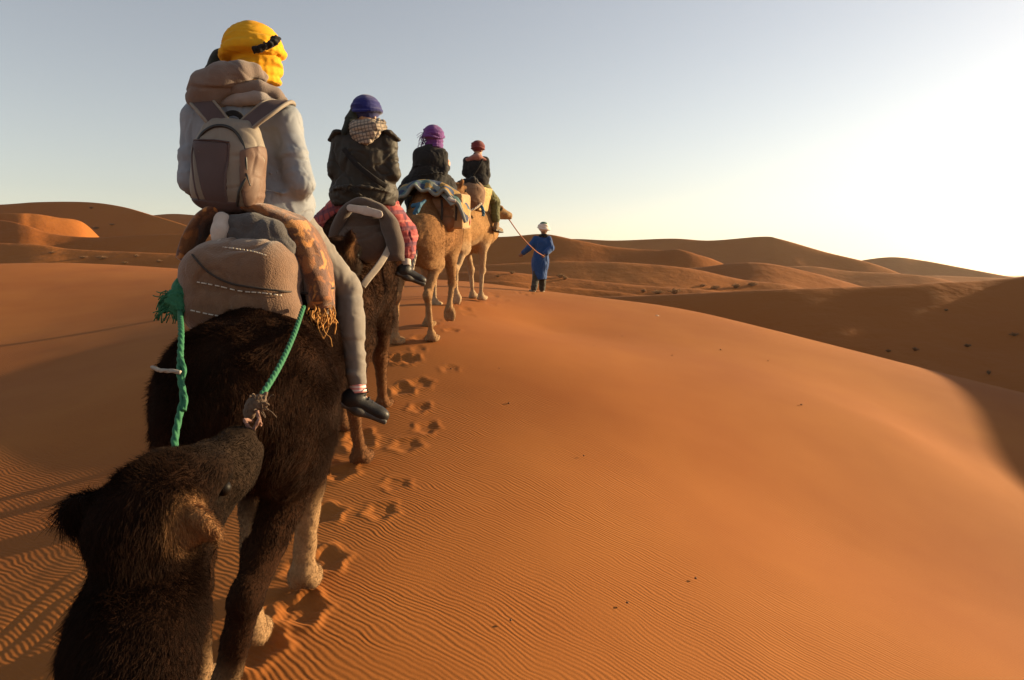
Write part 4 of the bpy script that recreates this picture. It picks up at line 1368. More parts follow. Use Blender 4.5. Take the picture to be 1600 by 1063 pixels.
sd1 = P(385, 450, 3.3)
saddle1 = empty('camel_saddle', (sd1[0], sd1[1], P(385, 515, 3.3)[2]), 'bulging brown wool saddle pad with white stitching behind the pale-jacketed rider', 'saddle')
cm = (P(290, 520, 3.2), P(480, 370, 3.6))
F = Field(*bbox([P(285, 525, 3.1), P(480, 360, 3.7)], .12), .009)
F.box(P(380, 450, 3.36), (.245, .20, .185), .13, .05)
F.chain([P(345, 424, 3.33), P(415, 418, 3.33)], [.125, .125], .06)
F.chain([P(332, 486, 3.28), P(432, 490, 3.28)], [.115, .110], .06)
F.cap(P(380, 440, 3.42), P(392, 430, 3.95), .18, .20, .08, sc=(1.35, 1, 1))
pad, pv, pq = cloth_obj('wool_pad', F, M_WOOL, saddle1, amp=.012, freq=5, seed=2)
# rows of white stitches, and the cord that holds the pad
for row in ([(345, 386), (370, 389), (395, 393), (418, 400)], [(308, 441), (340, 447), (375, 455), (410, 458), (440, 462)], [(298, 485), (330, 492), (370, 498), (410, 503), (445, 504)], [(330, 383), (338, 378), (345, 374)]):
    pth = on_surface(pv, spline(np.array([(a, b, 0) for a, b in row], dtype=float), 40)[:, :2], .004)
    pth = spline(pth[::3], 60)
    i = 0
    vs, fs, o0 = [], [], 0
    while i < 58:
        ln = random.choice((2, 3, 3, 4))
        seg = pth[i:i + ln + 1]
        if len(seg) >= 3:
            v_, f_ = sweep(seg, .0030, .0024, up=(0, -1, 0), sides=6)
            vs.append(v_); fs.append([x + o0 for x in f_]); o0 += len(v_)
        i += ln + random.choice((1, 1, 2))
    o = obj('stitching', make_mesh('stitching', np.vstack(vs), [x for f in fs for x in f]), M_STITCH, pad)
    tag(o, kind='stuff')
cord = on_surface(pv, spline(np.array([(300, 398, 0), (325, 425, 0), (360, 443, 0), (400, 450, 0), (440, 455, 0), (472, 458, 0)]), 30)[:, :2], .008)
obj('binding_cord', sweep_mesh('binding_cord', spline(cord[::3], 60), .0045, .0045, sides=8), M_ROPED, saddle1)
# folded charcoal cloth and a pale corner on top of the pad
F = Field(*bbox([P(345, 395, 3.3), P(465, 335, 3.6)], .12), .009)
F.chain([P(362, 352, 3.40), P(395, 356, 3.38), P(425, 366, 3.38), P(448, 388, 3.36)], [.050, .060, .060, .045], .04)
F.chain([P(362, 372, 3.36), P(405, 376, 3.34), P(440, 394, 3.34)], [.035, .04, .035], .03)
cloth_obj('folded_blanket', F, M_GREYW, saddle1, amp=.010, freq=9, seed=5)
F = Field(*bbox([P(335, 375, 3.3), P(360, 335, 3.5)], .10), .008)
F.chain([P(347, 344, 3.37), P(344, 362, 3.34), P(341, 374, 3.33)], [.038, .036, .030], .03)
cloth_obj('pillow_corner', F, M_PALEW, saddle1, amp=.004, freq=9, seed=6)

# plush blanket thrown over the saddle under the rider
bl = empty('blanket', P(400, 330, 3.5), 'brown and orange patterned plush blanket with fringe hanging over the saddle', 'blanket')
bp_pts = [P(u, v, d) for u, v, d in [(284, 408, 3.45), (298, 385, 3.47), (312, 356, 3.50), (336, 334, 3.52), (372, 325, 3.54), (410, 329, 3.55), (446, 344, 3.55), (474, 366, 3.54), (489, 400, 3.52), (497, 440, 3.49), (503, 484, 3.44)]]
n_ = 70
pth = spline(bp_pts, n_)
cen = P(395, 440, 3.5)
rad_ = pth - cen; rad_[:, 1] = 0
rad_ /= np.linalg.norm(rad_, axis=1, keepdims=True)
tt = np.linspace(0, 1, n_)
wid = np.interp(tt, [0, .1, .3, .6, .75, .9, 1], [.05, .09, .14, .16, .16, .15, .13])
thk = np.interp(tt, [0, .12, .3, .5, .68, .8, 1], [.030, .034, .028, .034, .055, .062, .055])
v, f = sweep(pth, wid, thk, up=rad_, sides=44, power=2.6)
n0 = n_ * 44
dirs = v[:n0] - np.repeat(pth, 44, axis=0); dirs /= np.linalg.norm(dirs, axis=1, keepdims=True)
v[:n0] += dirs * (.018 * (1 - np.abs(noise3(v[:n0] * 11 * np.array([1, 1, .5]), 3))) ** 2 + .006 * fbm(v[:n0] * 25, 2, 6) - .008)[:, None]
obj('blanket_cloth', make_mesh('blanket_cloth', v, f), M_LEO, bl)
M_FRINGE = plain('orange_fringe', (.42, .21, .06), rough=.9)
vs, fs, o0 = [], [], 0
for k in range(46):
    p0 = P(random.uniform(474, 522), random.uniform(474, 494), random.uniform(3.34, 3.52))
    ln = random.uniform(.05, .12)
    p = [p0, p0 + np.array([random.uniform(-.015, .015), random.uniform(-.01, .01), -ln * .5]), p0 + np.array([random.uniform(-.035, .035), random.uniform(-.02, .02), -ln])]
    v_, f_ = sweep(spline(p, 8), .0038, .0038, sides=5)
    vs.append(v_); fs += [x + o0 for x in f_]; o0 += len(v_)
fr = obj('fringe', make_mesh('fringe', np.vstack(vs), fs), M_FRINGE, bl); tag(fr, kind='stuff')
obj('tie_cord', sweep_mesh('tie_cord', spline([P(472, 459, 3.36), P(488, 458, 3.36), P(505, 456, 3.38), P(522, 450, 3.46)], 24), .005, .005, sides=8), M_ROPED, bl)
obj('loose_thread', sweep_mesh('loose_thread', spline([P(498, 495, 3.36), P(508, 520, 3.34), P(516, 528, 3.34), P(519, 542, 3.35)], 20), .0022, .0022, sides=6), M_FRINGE, bl)

# green rope bundle at the left of the saddle and its hanging end
gr = empty('tether_rope', P(268, 480, 3.25), 'frayed green rope bundle tied at the left of the brown saddle pad', 'rope')
F = Field(*bbox([P(245, 500, 3.1), P(295, 440, 3.4)], .10), .007)
F.chain([P(290, 430, 3.3), P(284, 450, 3.24), P(274, 468, 3.2), P(258, 480, 3.2)], [.014, .030, .045, .030], .02)
F.chain([P(282, 456, 3.2), P(280, 480, 3.18), P(278, 494, 3.18)], [.035, .034, .018], .02)
F.chain([P(262, 476, 3.2), P(250, 486, 3.22)], [.03, .016], .02)
cloth_obj('rope_knot', F, M_ROPEG, gr, amp=.016, freq=26, seed=7, stretch=(1, 1, 1))
vs, fs, o0 = [], [], 0
for k in range(60):
    p0 = P(random.uniform(252, 286), random.uniform(455, 488), 3.17)
    dx, dz = random.uniform(-.06, .01), random.uniform(-.07, .01)
    v_, f_ = sweep(spline([p0, p0 + np.array([dx * .5, -.01, dz * .3]), p0 + np.array([dx, 0, dz])], 6), .0025, .0025, sides=5)
    vs.append(v_); fs += [x + o0 for x in f_]; o0 += len(v_)
fo = obj('frayed_strands', make_mesh('frayed_strands', np.vstack(vs), fs), M_ROPEG, gr); tag(fo, kind='stuff')
rope('hanging_end', [P(281, 488, 3.14), P(283, 520, 2.78), P(281, 580, 2.56), P(286, 620, 2.48), P(280, 650, 2.42), P(273, 690, 2.34), P(276, 740, 2.22)], .0085, M_ROPEG, gr, n=110, turns=45)
rope('wrap_end', [P(283, 560, 2.60), P(288, 580, 2.55), P(284, 600, 2.51), P(290, 625, 2.46), P(287, 642, 2.43)], .006, M_ROPEG, gr, n=60, turns=45)
rope('strap_link', [P(292, 440, 3.25), P(296, 415, 3.3), P(302, 398, 3.34)], .012, M_ROPEB, gr, n=30, turns=45)

# the lead rope from the saddle to the following camel's nose
rope('tail_string', [P(238, 574, 2.86), P(243, 576, 2.70), P(250, 579, 2.58), P(268, 580, 2.54), P(282, 582, 2.53)], .0055, M_ROPEW, gr, n=40, turns=45)
NOSE = OW(OH(.028, .47, .02))
ld = empty('lead_rope', P(420, 560, 2.7), 'bright green lead rope stretched from saddle to the nose peg', 'rope')
k0 = NOSE + np.array([-.008, .05, .060])
rope('rope', [P(474, 480, 3.22), P(474, 480, 3.22) * .66 + k0 * .34 + np.array([.01, 0, -.01]), P(474, 480, 3.22) * .33 + k0 * .67 + np.array([.01, 0, -.012]), k0], .0075, M_ROPEG, ld, n=130, turns=55)
F = Field(*bbox([NOSE, k0], .14), .005)
F.ell(k0, (.026, .022, .022), .015)
F.ell(k0 + np.array([-.020, -.01, -.030]), (.021, .02, .025), .015)
F.chain([k0, k0 + np.array([.026, .01, .028])], [.018, .008], .015)
F.chain([k0, k0 + np.array([.036, -.005, -.006])], [.013, .007], .012)
F.chain([k0, k0 + np.array([.022, .0, -.022])], [.013, .007], .012)
cloth_obj('knot', F, M_PEG, ld, amp=.008, freq=40, seed=4, stretch=(1, 1, 1))
vs, fs, o0 = [], [], 0
for k in range(26):
    p0 = k0 + np.array([random.uniform(-.02, .025), random.uniform(-.02, .0), random.uniform(-.03, .02)])
    e_ = p0 + np.array([random.uniform(-.01, .045), random.uniform(-.03, .01), random.uniform(-.03, .04)])
    v_, f_ = sweep(spline([p0, (p0 + e_) / 2 + np.array([0, 0, .008]), e_], 6), .0018, .0018, sides=5)
    vs.append(v_); fs += [x + o0 for x in f_]; o0 += len(v_)
tag(obj('frayed_strands', make_mesh('frayed_strands', np.vstack(vs), fs), M_PEG, ld), kind='stuff')
rope('nose_loop', [k0 + np.array([.008, -.025, -.02]), k0 + np.array([.022, -.04, -.06]), NOSE + np.array([.020, -.02, .02]), NOSE + np.array([.0, -.02, -.01]), NOSE + np.array([-.022, -.02, .02]), k0 + np.array([-.005, -.035, -.05])], .004, M_PINK, ld, n=60, turns=80)
# ------------------------------------------------------------------ second rider
def plaid(name, base, l1, l2, sc, rot=(0, .2, .1)):
    m, nt, b = nmat(name)
    tc = N(nt, 'ShaderNodeTexCoord'); mp = N(nt, 'ShaderNodeMapping')
    mp.inputs['Rotation'].default_value = rot
    nt.links.new(tc.outputs['Object'], mp.inputs['Vector'])
    sp = N(nt, 'ShaderNodeSeparateXYZ'); nt.links.new(mp.outputs[0], sp.inputs[0])
    col = None
    for ax, lc, s2 in ((0, l1, sc), (2, l2, sc), (2, l1, sc * .5)):
        mt = N(nt, 'ShaderNodeMath', operation='MULTIPLY'); mt.inputs[1].default_value = s2
        nt.links.new(sp.outputs[ax], mt.inputs[0])
        fr = N(nt, 'ShaderNodeMath', operation='FRACT'); nt.links.new(mt.outputs[0], fr.inputs[0])
        f = ramp(nt, fr.outputs[0], [(0, (.75,) * 3), (.22, (.75,) * 3), (.28, (0, 0, 0)), (1, (0, 0, 0))])
        col = mixc(nt, f, col if col is not None else base, lc)
    nt.links.new(col, b.inputs['Base Color'])
    b.inputs['Roughness'].default_value = .9
    n2 = N(nt, 'ShaderNodeTexNoise', Scale=14.0, Detail=4.0)
    nt.links.new(tc.outputs['Object'], n2.inputs['Vector'])
    bp_ = N(nt, 'ShaderNodeBump', Strength=.5, Distance=.02)
    nt.links.new(n2.outputs['Fac'], bp_.inputs['Height'])
    nt.links.new(bp_.outputs[0], b.inputs['Normal'])
    return m
M_JACK2 = fabric('dark_olive_jacket_cloth', (.027, .022, .016), (.019, .0155, .0115), scale=7, weave=400, bump=.15, fold=.5, fold_scale=8, rough=.6, sheen=.05)
M_NAVY = fabric('deep_blue_cotton', (.010, .015, .15), (.007, .010, .10), weave=500, bump=.15, fold=.6, fold_scale=7, fstretch=(.5, .5, 3.0))
M_PLAIDH = plaid('plaid_lining', (.30, .245, .19), (.07, .06, .055), (.09, .075, .065), 34)
M_PLAIDT = plaid('red_plaid_cotton', (.30, .055, .055), (.07, .02, .05), (.42, .13, .11), 14)
M_WOOL2 = fabric('dark_wool_pad', (.075, .045, .029), (.055, .033, .022), scale=30, weave=140, bump=.9, fold=.2, sheen=.25)
M_ROLL = fabric('grey_brown_felt', (.080, .055, .042), (.06, .042, .032), scale=22, weave=160, bump=.7, fold=.25, sheen=.2)
M_STRAP = fabric('worn_webbing', (.36, .30, .23), (.26, .21, .165), scale=20, weave=300, bump=.5)
d2 = 6.45
r2 = empty('person', P(568, 318, d2), 'rider in dark blue turban, dark olive jacket and red plaid trousers', 'person')
J2 = dict(pelvis=P(568, 306, 6.45), chest=P(568, 250, 6.42), head=P(573, 182, 6.46), face=unit((.25, 1, -.05)),
          sh_l=P(535, 222, 6.42), sh_r=P(604, 224, 6.42), el_l=P(526, 268, 6.40), el_r=P(611, 272, 6.40), wr_l=P(552, 300, 6.75), wr_r=P(596, 300, 6.75),
          hip_l=P(548, 312, 6.5), hip_r=P(592, 312, 6.5), kn_l=P(508, 352, 6.85), kn_r=P(632, 366, 6.75), an_l=P(506, 412, 6.75), an_r=P(635, 412, 6.62),
          toe_l=P(488, 436, 6.80), toe_r=P(660, 434, 6.68))
body_mesh(r2, J2, SKIN)
sleeve_jacket(r2, J2, M_JACK2, k=1.0, puff=1.08, amp=.018, seed=13, hemz=float(P(570, 322, 6.45)[2]), shoulder=.085, flare=1.22, h=.011)
trousers(r2, J2, M_PLAIDT, rt=.125, rk=.115, ra=.095, seed=14, end=.62, amp=.014)
for s in 'lr':
    shoe(r2, J2['an_' + s], J2['toe_' + s], M_BLKSHOE, M_SOLE, k=1.0)
    an, kn = J2['an_' + s], J2['kn_' + s]; dd = unit(an - kn)
    obj('sock', sweep_mesh('sock', spline([an - dd * .05, an, an + dd * .03], 10), .042, .042, up=(0, 1, 0), sides=14), M_PALEW, r2)
turban(r2, J2['head'] + np.array([0, 0, .030]), J2['face'], .132, M_NAVY, 5, rolls=2, tilt=.18, veil=False, h=.009)
F = Field(*bbox([P(545, 190, 6.5), P(572, 215, 6.3)], .25), .010)
F.chain([P(551, 196, 6.36), P(562, 203, 6.28), P(580, 203, 6.28), P(594, 196, 6.36)], [.05, .075, .075, .05], .03, sc=(1, .7, 1))
F.chain([P(572, 206, 6.26), P(571, 220, 6.24)], [.085, .05], .04, sc=(1.1, .6, 1))
cloth_obj('hood', F, M_PLAIDH, r2, amp=.026, freq=10, seed=15)
F = Field(*bbox([P(545, 190, 6.4), P(525, 215, 6.4)], .2), .010)
F.chain([P(556, 172, 6.42), P(547, 190, 6.38), P(538, 206, 6.34)], [.045, .05, .035], .03, sc=(.8, 1, 1))
cloth_obj('scarf_end', F, M_DKGRN, r2, amp=.008, seed=17)
for u0, u1 in ((528, 516), (606, 622)):      # shoulder capes of the jacket
    F = Field(*bbox([P(u0, 212, 6.38), P(u1, 222, 6.38)], .12), .009)
    F.chain([P(u0, 208, 6.38), P(u1, 219, 6.40)], [.05, .025], .03, sc=(1, 1.5, .6))
    cloth_obj('shoulder_flap', F, M_JACK2, r2, amp=.006, seed=18)
st2 = [P(602, 232, 6.24), P(575, 256, 6.20), P(545, 270, 6.22), P(530, 290, 6.30)][::-1]
st2 = [P(536, 232, 6.26), P(556, 256, 6.21), P(580, 276, 6.20), P(604, 292, 6.28)]
obj('bag_strap', sweep_mesh('bag_strap', spline(st2, 30), .022, .006, up=(0, -1, 0), sides=12, power=3), M_BLK, r2)

sd2c = P(572, 370, 6.2)
saddle2 = empty('camel_saddle', (sd2c[0], sd2c[1], P(572, 412, 6.2)[2]), 'dark brown wool pad with grey felt roll arched over it under the olive-jacketed rider', 'saddle')
F = Field(*bbox([P(520, 420, 6.0), P(615, 310, 6.6)], .14), .012)
F.chain([P(556, 352, 6.25), P(583, 352, 6.25)], [.12, .12], .06)
F.chain([P(552, 378, 6.2), P(588, 380, 6.2)], [.15, .145], .06)
F.cap(P(572, 376, 6.3), P(575, 366, 6.7), .19, .20, .08, sc=(1.15, 1, 1))
cloth_obj('wool_pad', F, M_WOOL2, saddle2, amp=.014, freq=5, seed=12)
ap = [P(u, v, d) for u, v, d in [(522, 372, 6.14), (529, 348, 6.12), (541, 328, 6.12), (560, 318, 6.12), (585, 323, 6.12), (602, 338, 6.12), (612, 362, 6.10), (618, 388, 6.08), (619, 408, 6.08)]]
tt = np.linspace(0, 1, 60)
obj('felt_roll', sweep_mesh('felt_roll', spline(ap, 60), np.interp(tt, [0, .3, .6, .7, 1], [.05, .045, .05, .075, .075]), np.interp(tt, [0, .3, .55, .72, .95, 1], [.05, .04, .045, .075, .08, .05]), sides=20, up=(0, 1, 0), noise=(.012, 9, 4)), M_ROLL, saddle2)
F = Field(*bbox([P(540, 330, 6.1), P(602, 312, 6.3)], .08), .008)
F.chain([P(547, 325, 6.03), P(570, 329, 6.01), P(592, 335, 6.03)], [.030, .036, .032], .02, sc=(1, 1.3, 1))
cloth_obj('folded_cloth', F, M_PALEW, saddle2, amp=.004, seed=4)
strap('girth_strap', [P(614, 372, 6.12), P(606, 392, 6.02), P(592, 415, 5.90), P(575, 436, 5.80), P(566, 448, 5.76)], .026, .006, M_STRAP, saddle2, up=(.5, -1, .4))
obj('tie_cord', sweep_mesh('tie_cord', spline([P(596, 345, 6.08), P(606, 347, 6.08), P(618, 350, 6.12)], 14), .008, .008, sides=8), M_STRAP, saddle2)

# ------------------------------------------------------------------ third rider
M_BLKW = fabric('black_wool', (.012, .011, .012), (.008, .008, .008), scale=8, weave=200, bump=.3, fold=.5, fold_scale=7, sheen=.08)
M_PURP = fabric('purple_cotton', (.13, .035, .20), (.085, .022, .14), weave=300, bump=.3, fold=.7, fold_scale=8, fstretch=(.5, .5, 3.0))
d3 = 10.45
r3 = empty('person', P(672, 292, d3), 'rider in purple turban and loose black cloak with one hand raised', 'person')
J3 = dict(pelvis=P(668, 279, 10.5), chest=P(672, 254, 10.45), head=P(678, 219, 10.48), face=unit((.45, 1, -.05)),
          sh_l=P(656, 242, 10.45), sh_r=P(690, 243, 10.45), el_l=P(652, 266, 10.5), el_r=P(692, 267, 10.42), wr_l=P(672, 275, 10.85), wr_r=P(699, 262, 10.62),
          hd_r=unit((.25, .35, .9)), hn_r=np.array([-1.0, .4, 0]),
          hip_l=P(656, 285, 10.55), hip_r=P(684, 285, 10.55), kn_l=P(640, 300, 10.95), kn_r=P(703, 302, 10.9), an_l=P(642, 332, 10.85), an_r=P(709, 328, 10.85),
          toe_l=P(636, 340, 11.0), toe_r=P(717, 340, 10.98))
body_mesh(r3, J3, SKIN)
sleeve_jacket(r3, J3, M_BLKW, k=1.0, puff=1.04, amp=.014, seed=23, name='cloak_top', flare=1.15, h=.013)
F = Field(*bbox([P(620, 300, 10.3), P(715, 250, 10.7)], .25), .014)
F.cap(P(670, 272, 10.45), P(668, 288, 10.5), .19, .25, .08, sc=(1.2, 1, 1))
F.chain([P(664, 278, 10.45), P(640, 290, 10.45), P(626, 296, 10.45)], [.16, .10, .05], .08)
F.chain([P(680, 278, 10.5), P(698, 288, 10.6), P(708, 294, 10.7)], [.14, .11, .06], .08)
cloth_obj('cloak_skirt', F, M_BLKW, r3, amp=.022, freq=7, seed=24)
trousers(r3, J3, M_BLKW, rt=.10, rk=.08, ra=.06, seed=25, h=.014)
for s in 'lr': shoe(r3, J3['an_' + s], J3['toe_' + s], M_BLKSHOE, M_SOLE)
turban(r3, J3['head'] + np.array([0, 0, .035]), J3['face'], .150, M_PURP, 7, rolls=3, tilt=.3, veil=True, h=.0095)
vs, fs, o0 = [], [], 0
for k in range(40):
    p0 = P(random.uniform(661, 668), random.uniform(206, 224), 10.40)
    dx, dz = random.uniform(-.10, -.02), random.uniform(-.12, -.02)
    v_, f_ = sweep(spline([p0, p0 + np.array([dx * .6, 0, dz * .3]), p0 + np.array([dx, 0, dz])], 6), .005, .003, sides=5)
    vs.append(v_); fs += [x + o0 for x in f_]; o0 += len(v_)
tag(obj('turban_fringe', make_mesh('turban_fringe', np.vstack(vs), fs), M_PURP, r3), kind='stuff')

def patch_mat(name, cols, sc):
    """woven patchwork: angular cells of a few colours"""
    m, nt, b = nmat(name)
    tc = N(nt, 'ShaderNodeTexCoord'); mp = N(nt, 'ShaderNodeMapping')
    mp.inputs['Rotation'].default_value = (.4, .3, .6)
    nt.links.new(tc.outputs['Object'], mp.inputs['Vector'])
    vo = N(nt, 'ShaderNodeTexVoronoi', Scale=sc, distance='CHEBYCHEV')
    vo.inputs['Randomness'].default_value = .75
    nt.links.new(mp.outputs[0], vo.inputs['Vector'])
    sp = N(nt, 'ShaderNodeSeparateXYZ'); nt.links.new(vo.outputs['Color'], sp.inputs[0])
    r_ = nt.nodes.new('ShaderNodeValToRGB'); r_.color_ramp.interpolation = 'CONSTANT'
    el = r_.color_ramp.elements
    while len(el) < len(cols): el.new(.5)
    for i, c in enumerate(cols):
        el[i].position = i / len(cols); el[i].color = (*c, 1)
    nt.links.new(sp.outputs[0], r_.inputs[0])
    nt.links.new(r_.outputs[0], b.inputs['Base Color'])
    b.inputs['Roughness'].default_value = .9
    n2 = N(nt, 'ShaderNodeTexNoise', Scale=25.0, Detail=4.0)
    nt.links.new(tc.outputs['Object'], n2.inputs['Vector'])
    bp_ = N(nt, 'ShaderNodeBump', Strength=.5, Distance=.02)
    nt.links.new(n2.outputs['Fac'], bp_.inputs['Height'])
    nt.links.new(bp_.outputs[0], b.inputs['Normal'])
    return m
M_PATCH = patch_mat('blue_mustard_patchwork', [(.022, .045, .10), (.26, .15, .035), (.05, .11, .11), (.018, .03, .07), (.30, .19, .06), (.10, .12, .10)], 7.5)
M_LEATH = fabric('brown_leather', (.26, .125, .055), (.18, .085, .038), scale=7, weave=90, bump=.3, fold=.5, fold_scale=6, rough=.55, sheen=0)
M_CANV = fabric('tan_canvas', (.42, .27, .13), (.33, .20, .095), scale=9, weave=300, bump=.3, fold=.3)
M_GTRIM = fabric('grey_green_trim', (.20, .21, .19), (.15, .16, .14), scale=20, weave=300, bump=.3)
bl3 = empty('blanket', P(675, 300, 10.3), 'blue and mustard patchwork blanket with grey trim draped over the tan camel', 'blanket')
bp3 = [P(u, v, d) for u, v, d in [(612, 330, 10.3), (619, 312, 10.3), (632, 297, 10.3), (650, 289, 10.3), (672, 287, 10.3), (695, 293, 10.3), (713, 304, 10.3), (724, 318, 10.3), (730, 330, 10.3)]]
n_ = 70
pth = spline(bp3, n_)
cen = P(672, 360, 10.3); rad_ = pth - cen; rad_[:, 1] = 0; rad_ /= np.linalg.norm(rad_, axis=1, keepdims=True)
v, f = sweep(pth, .42, .05, up=rad_, sides=60, power=3.2)
n0 = n_ * 60
# the rear part sags down over the rump, wavy edge
back = sstep(10.3 - .05, 10.3 - .45, v[:, 1])
arc = np.clip((v[:, 0] - P(612, 0, 10.3)[0]) / 1.06, 0, 1)
v[:, 2] -= back * (.13 + .04 * np.sin(arc * 15) + .03 * np.sin(arc * 33 + 1))
v[:n0] += (np.array([0, 0, 1.0]) * (.012 * fbm(v[:n0] * 9, 3, 5))[:, None])
obj('blanket_cloth', make_mesh('blanket_cloth', v, f), M_PATCH, bl3)
edge = v[:n0].reshape(n_, 60, 3)
kk = int(np.argmin(edge[n_ // 2, :, 1]))
e = edge[:, kk] + np.array([0, -.02, 0])
obj('trim', sweep_mesh('trim', e, .022, .03, up=(0, -1, 0), sides=10), M_GTRIM, bl3)
obj('strap', sweep_mesh('strap', spline([P(668, 285, 10.1), P(684, 295, 9.98), P(700, 310, 9.86), (P(708, 320, 9.82))], 24), .045, .010, up=(0, -.7, 1), sides=12, power=3), M_GTRIM, bl3)
obj('buckle', sweep_mesh('buckle', spline([P(701, 309, 9.84), P(706, 313, 9.83), P(712, 314, 9.84)], 10), .03, .02, up=(0, -.7, 1), sides=10), M_PALEW, bl3)

bag = empty('saddle_bag', P(700, 350, 10.1), 'brown leather bag with pale canvas side hanging below the patchwork blanket', 'bag')
F = Field(*bbox([P(680, 365, 9.9), P(730, 305, 10.5)], .14), .010)
F.cap(P(693, 330, 10.12), P(694, 346, 10.10), .135, .150, .05, sc=(1.2, .8, 1))
F.cap(P(712, 325, 10.15), P(711, 342, 10.18), .10, .12, .05, sc=(1, 1.1, 1))
F.box(P(700, 325, 10.16), (.22, .13, .13), .05, .06)
cloth_obj('bag_body', F, M_LEATH, bag, amp=.018, freq=6, seed=31)
F = Field(*bbox([P(708, 358, 9.9), P(732, 308, 10.5)], .14), .009)
F.box(P(720, 331, 10.20), (.085, .20, .235), .03, .02, frame((.25, 1, .05)))
cloth_obj('canvas_side', F, M_CANV, bag, amp=.010, freq=8, seed=32)
for uu in (690, 712):
    obj('bag_strap', sweep_mesh('bag_strap', spline([P(uu, 312, 9.98), P(uu + 1, 328, 9.95), P(uu, 345, 9.95)], 14), .016, .006, up=(0, -1, 0), sides=8), M_ROPED, bag)
obj('red_tag', sweep_mesh('red_tag', spline([P(731, 338, 10.3), P(732, 346, 10.3), P(731, 352, 10.3)], 8), .03, .01, up=(0, -1, 0), sides=8), plain('red_wool', (.45, .03, .02)), bag)

# tail harness knot and the string from camel three to camel two
th = empty('crupper_rope', P(652, 320, 9.8), 'faded blue rope knot with worn string hanging at the tan camel tail', 'rope')
F = Field(*bbox([P(640, 340, 9.5), P(665, 312, 9.9)], .12), .008)
F.chain([P(664, 314, 9.72), P(655, 322, 9.62), P(648, 334, 9.58)], [.02, .035, .03], .02)
F.chain([P(655, 318, 9.64), P(645, 322, 9.64)], [.02, .03], .02)
cloth_obj('knot', F, M_ROPEB, th, amp=.014, freq=20, seed=4, stretch=(1, 1, 1))
rope('hanging_string', [P(650, 336, 9.58), P(657, 352, 9.5), P(652, 385, 9.4), P(646, 412, 9.3), P(641, 440, 9.25)], .016, M_STRAP, th, n=50, turns=30)

# ------------------------------------------------------------------ fourth rider
M_RED = fabric('dark_red_cotton', (.16, .022, .026), (.10, .014, .018), weave=300, bump=.3, fold=.6, fold_scale=8, fstretch=(.5, .5, 3.0))
M_GRN = fabric('olive_green_twill', (.095, .095, .030), (.07, .07, .022), weave=300, bump=.3, fold=.4)
M_BOOT = fabric('tan_suede', (.20, .135, .075), (.15, .10, .055), weave=300, bump=.3)
d4 = 14.05
r4 = empty('person', P(745, 292, d4), 'rider in dark red turban, black sweater and olive green trousers', 'person')
J4 = dict(pelvis=P(746, 284, 14.05), chest=P(744, 264, 14.03), head=P(747, 235, 14.06), face=unit((.5, 1, -.03)),
          sh_l=P(730, 252, 14.03), sh_r=P(758, 252, 14.05), el_l=P(727, 271, 14.0), el_r=P(761, 274, 14.05), wr_l=P(742, 285, 14.3), wr_r=P(757, 290, 14.3),
          hip_l=P(738, 288, 14.1), hip_r=P(754, 290, 14.1), kn_l=P(728, 312, 14.5), kn_r=P(773, 316, 14.4), an_l=P(728, 345, 14.4), an_r=P(775, 350, 14.3),
          toe_l=P(724, 352, 14.6), toe_r=P(783, 358, 14.5))
body_mesh(r4, J4, SKIN)
sleeve_jacket(r4, J4, M_BLKW, k=.98, puff=.95, amp=.012, seed=33, name='sweater', hemz=float(P(745, 290, 14.05)[2]), h=.013, flare=1.0)
trousers(r4, J4, M_GRN, rt=.115, rk=.105, ra=.08, seed=34, h=.013, end=.8, amp=.012)
for s in 'lr': shoe(r4, J4['an_' + s], J4['toe_' + s], M_BOOT, M_SOLE, k=1.1, high=True)
turban(r4, J4['head'] + np.array([0, 0, .03]), J4['face'], .132, M_RED, 9, rolls=3, tilt=.15, veil=False, h=.0105)
F = Field(*bbox([P(730, 255, 13.9), P(762, 240, 14.1)], .14), .010)
F.chain([P(732, 250, 13.98), P(745, 246, 13.95), P(757, 250, 14.0)], [.06, .085, .05], .04, sc=(1, 1, .7))
cloth_obj('scarf', F, fabric('faded_rose_cotton', (.34, .17, .13), (.22, .07, .06), fold=.4, fold_scale=14), r4, amp=.012, seed=35)
obj('bag_strap', sweep_mesh('bag_strap', spline([P(754, 248, 13.88), P(747, 262, 13.84), P(738, 276, 13.84), P(733, 284, 13.9)], 20), .018, .006, up=(0, -1, 0), sides=8), M_BLK, r4)
sd4c = P(735, 310, 13.8)
saddle4 = empty('camel_saddle', (sd4c[0], sd4c[1], P(735, 328, 13.8)[2]), 'brown saddle pad with yellow side blanket on the pale leading camel', 'saddle')
F = Field(*bbox([P(708, 335, 13.5), P(765, 280, 14.3)], .2), .014)
F.chain([P(722, 304, 13.75), P(742, 300, 13.8)], [.19, .19], .07)
F.chain([P(720, 318, 13.75), P(744, 314, 13.8)], [.15, .15], .06)
F.cap(P(732, 306, 13.8), P(745, 300, 14.3), .26, .24, .08)
cloth_obj('wool_pad', F, fabric('rust_wool_pad', (.19, .105, .055), (.14, .075, .04), weave=140, bump=.8, fold=.2), saddle4, amp=.016, freq=5, seed=41)
F = Field(*bbox([P(715, 300, 13.6), P(750, 278, 13.9)], .15), .012)
F.chain([P(718, 296, 13.72), P(727, 286, 13.7), P(740, 283, 13.7), (P(748, 292, 13.72))], [.05, .07, .065, .05], .04)
F.ell(P(722, 288, 13.75), (.10, .10, .08), .04)
cloth_obj('rolled_blanket', F, M_BLKW, saddle4, amp=.02, freq=8, seed=42)
F = Field(*bbox([P(745, 335, 13.6), P(768, 300, 14.2)], .15), .010)
F.box(P(757, 312, 13.95), (.035, .20, .22), .03, .02, frame((.45, 1, 0)) @ np.array([[math.cos(.25), 0, math.sin(.25)], [0, 1, 0], [-math.sin(.25), 0, math.cos(.25)]]))
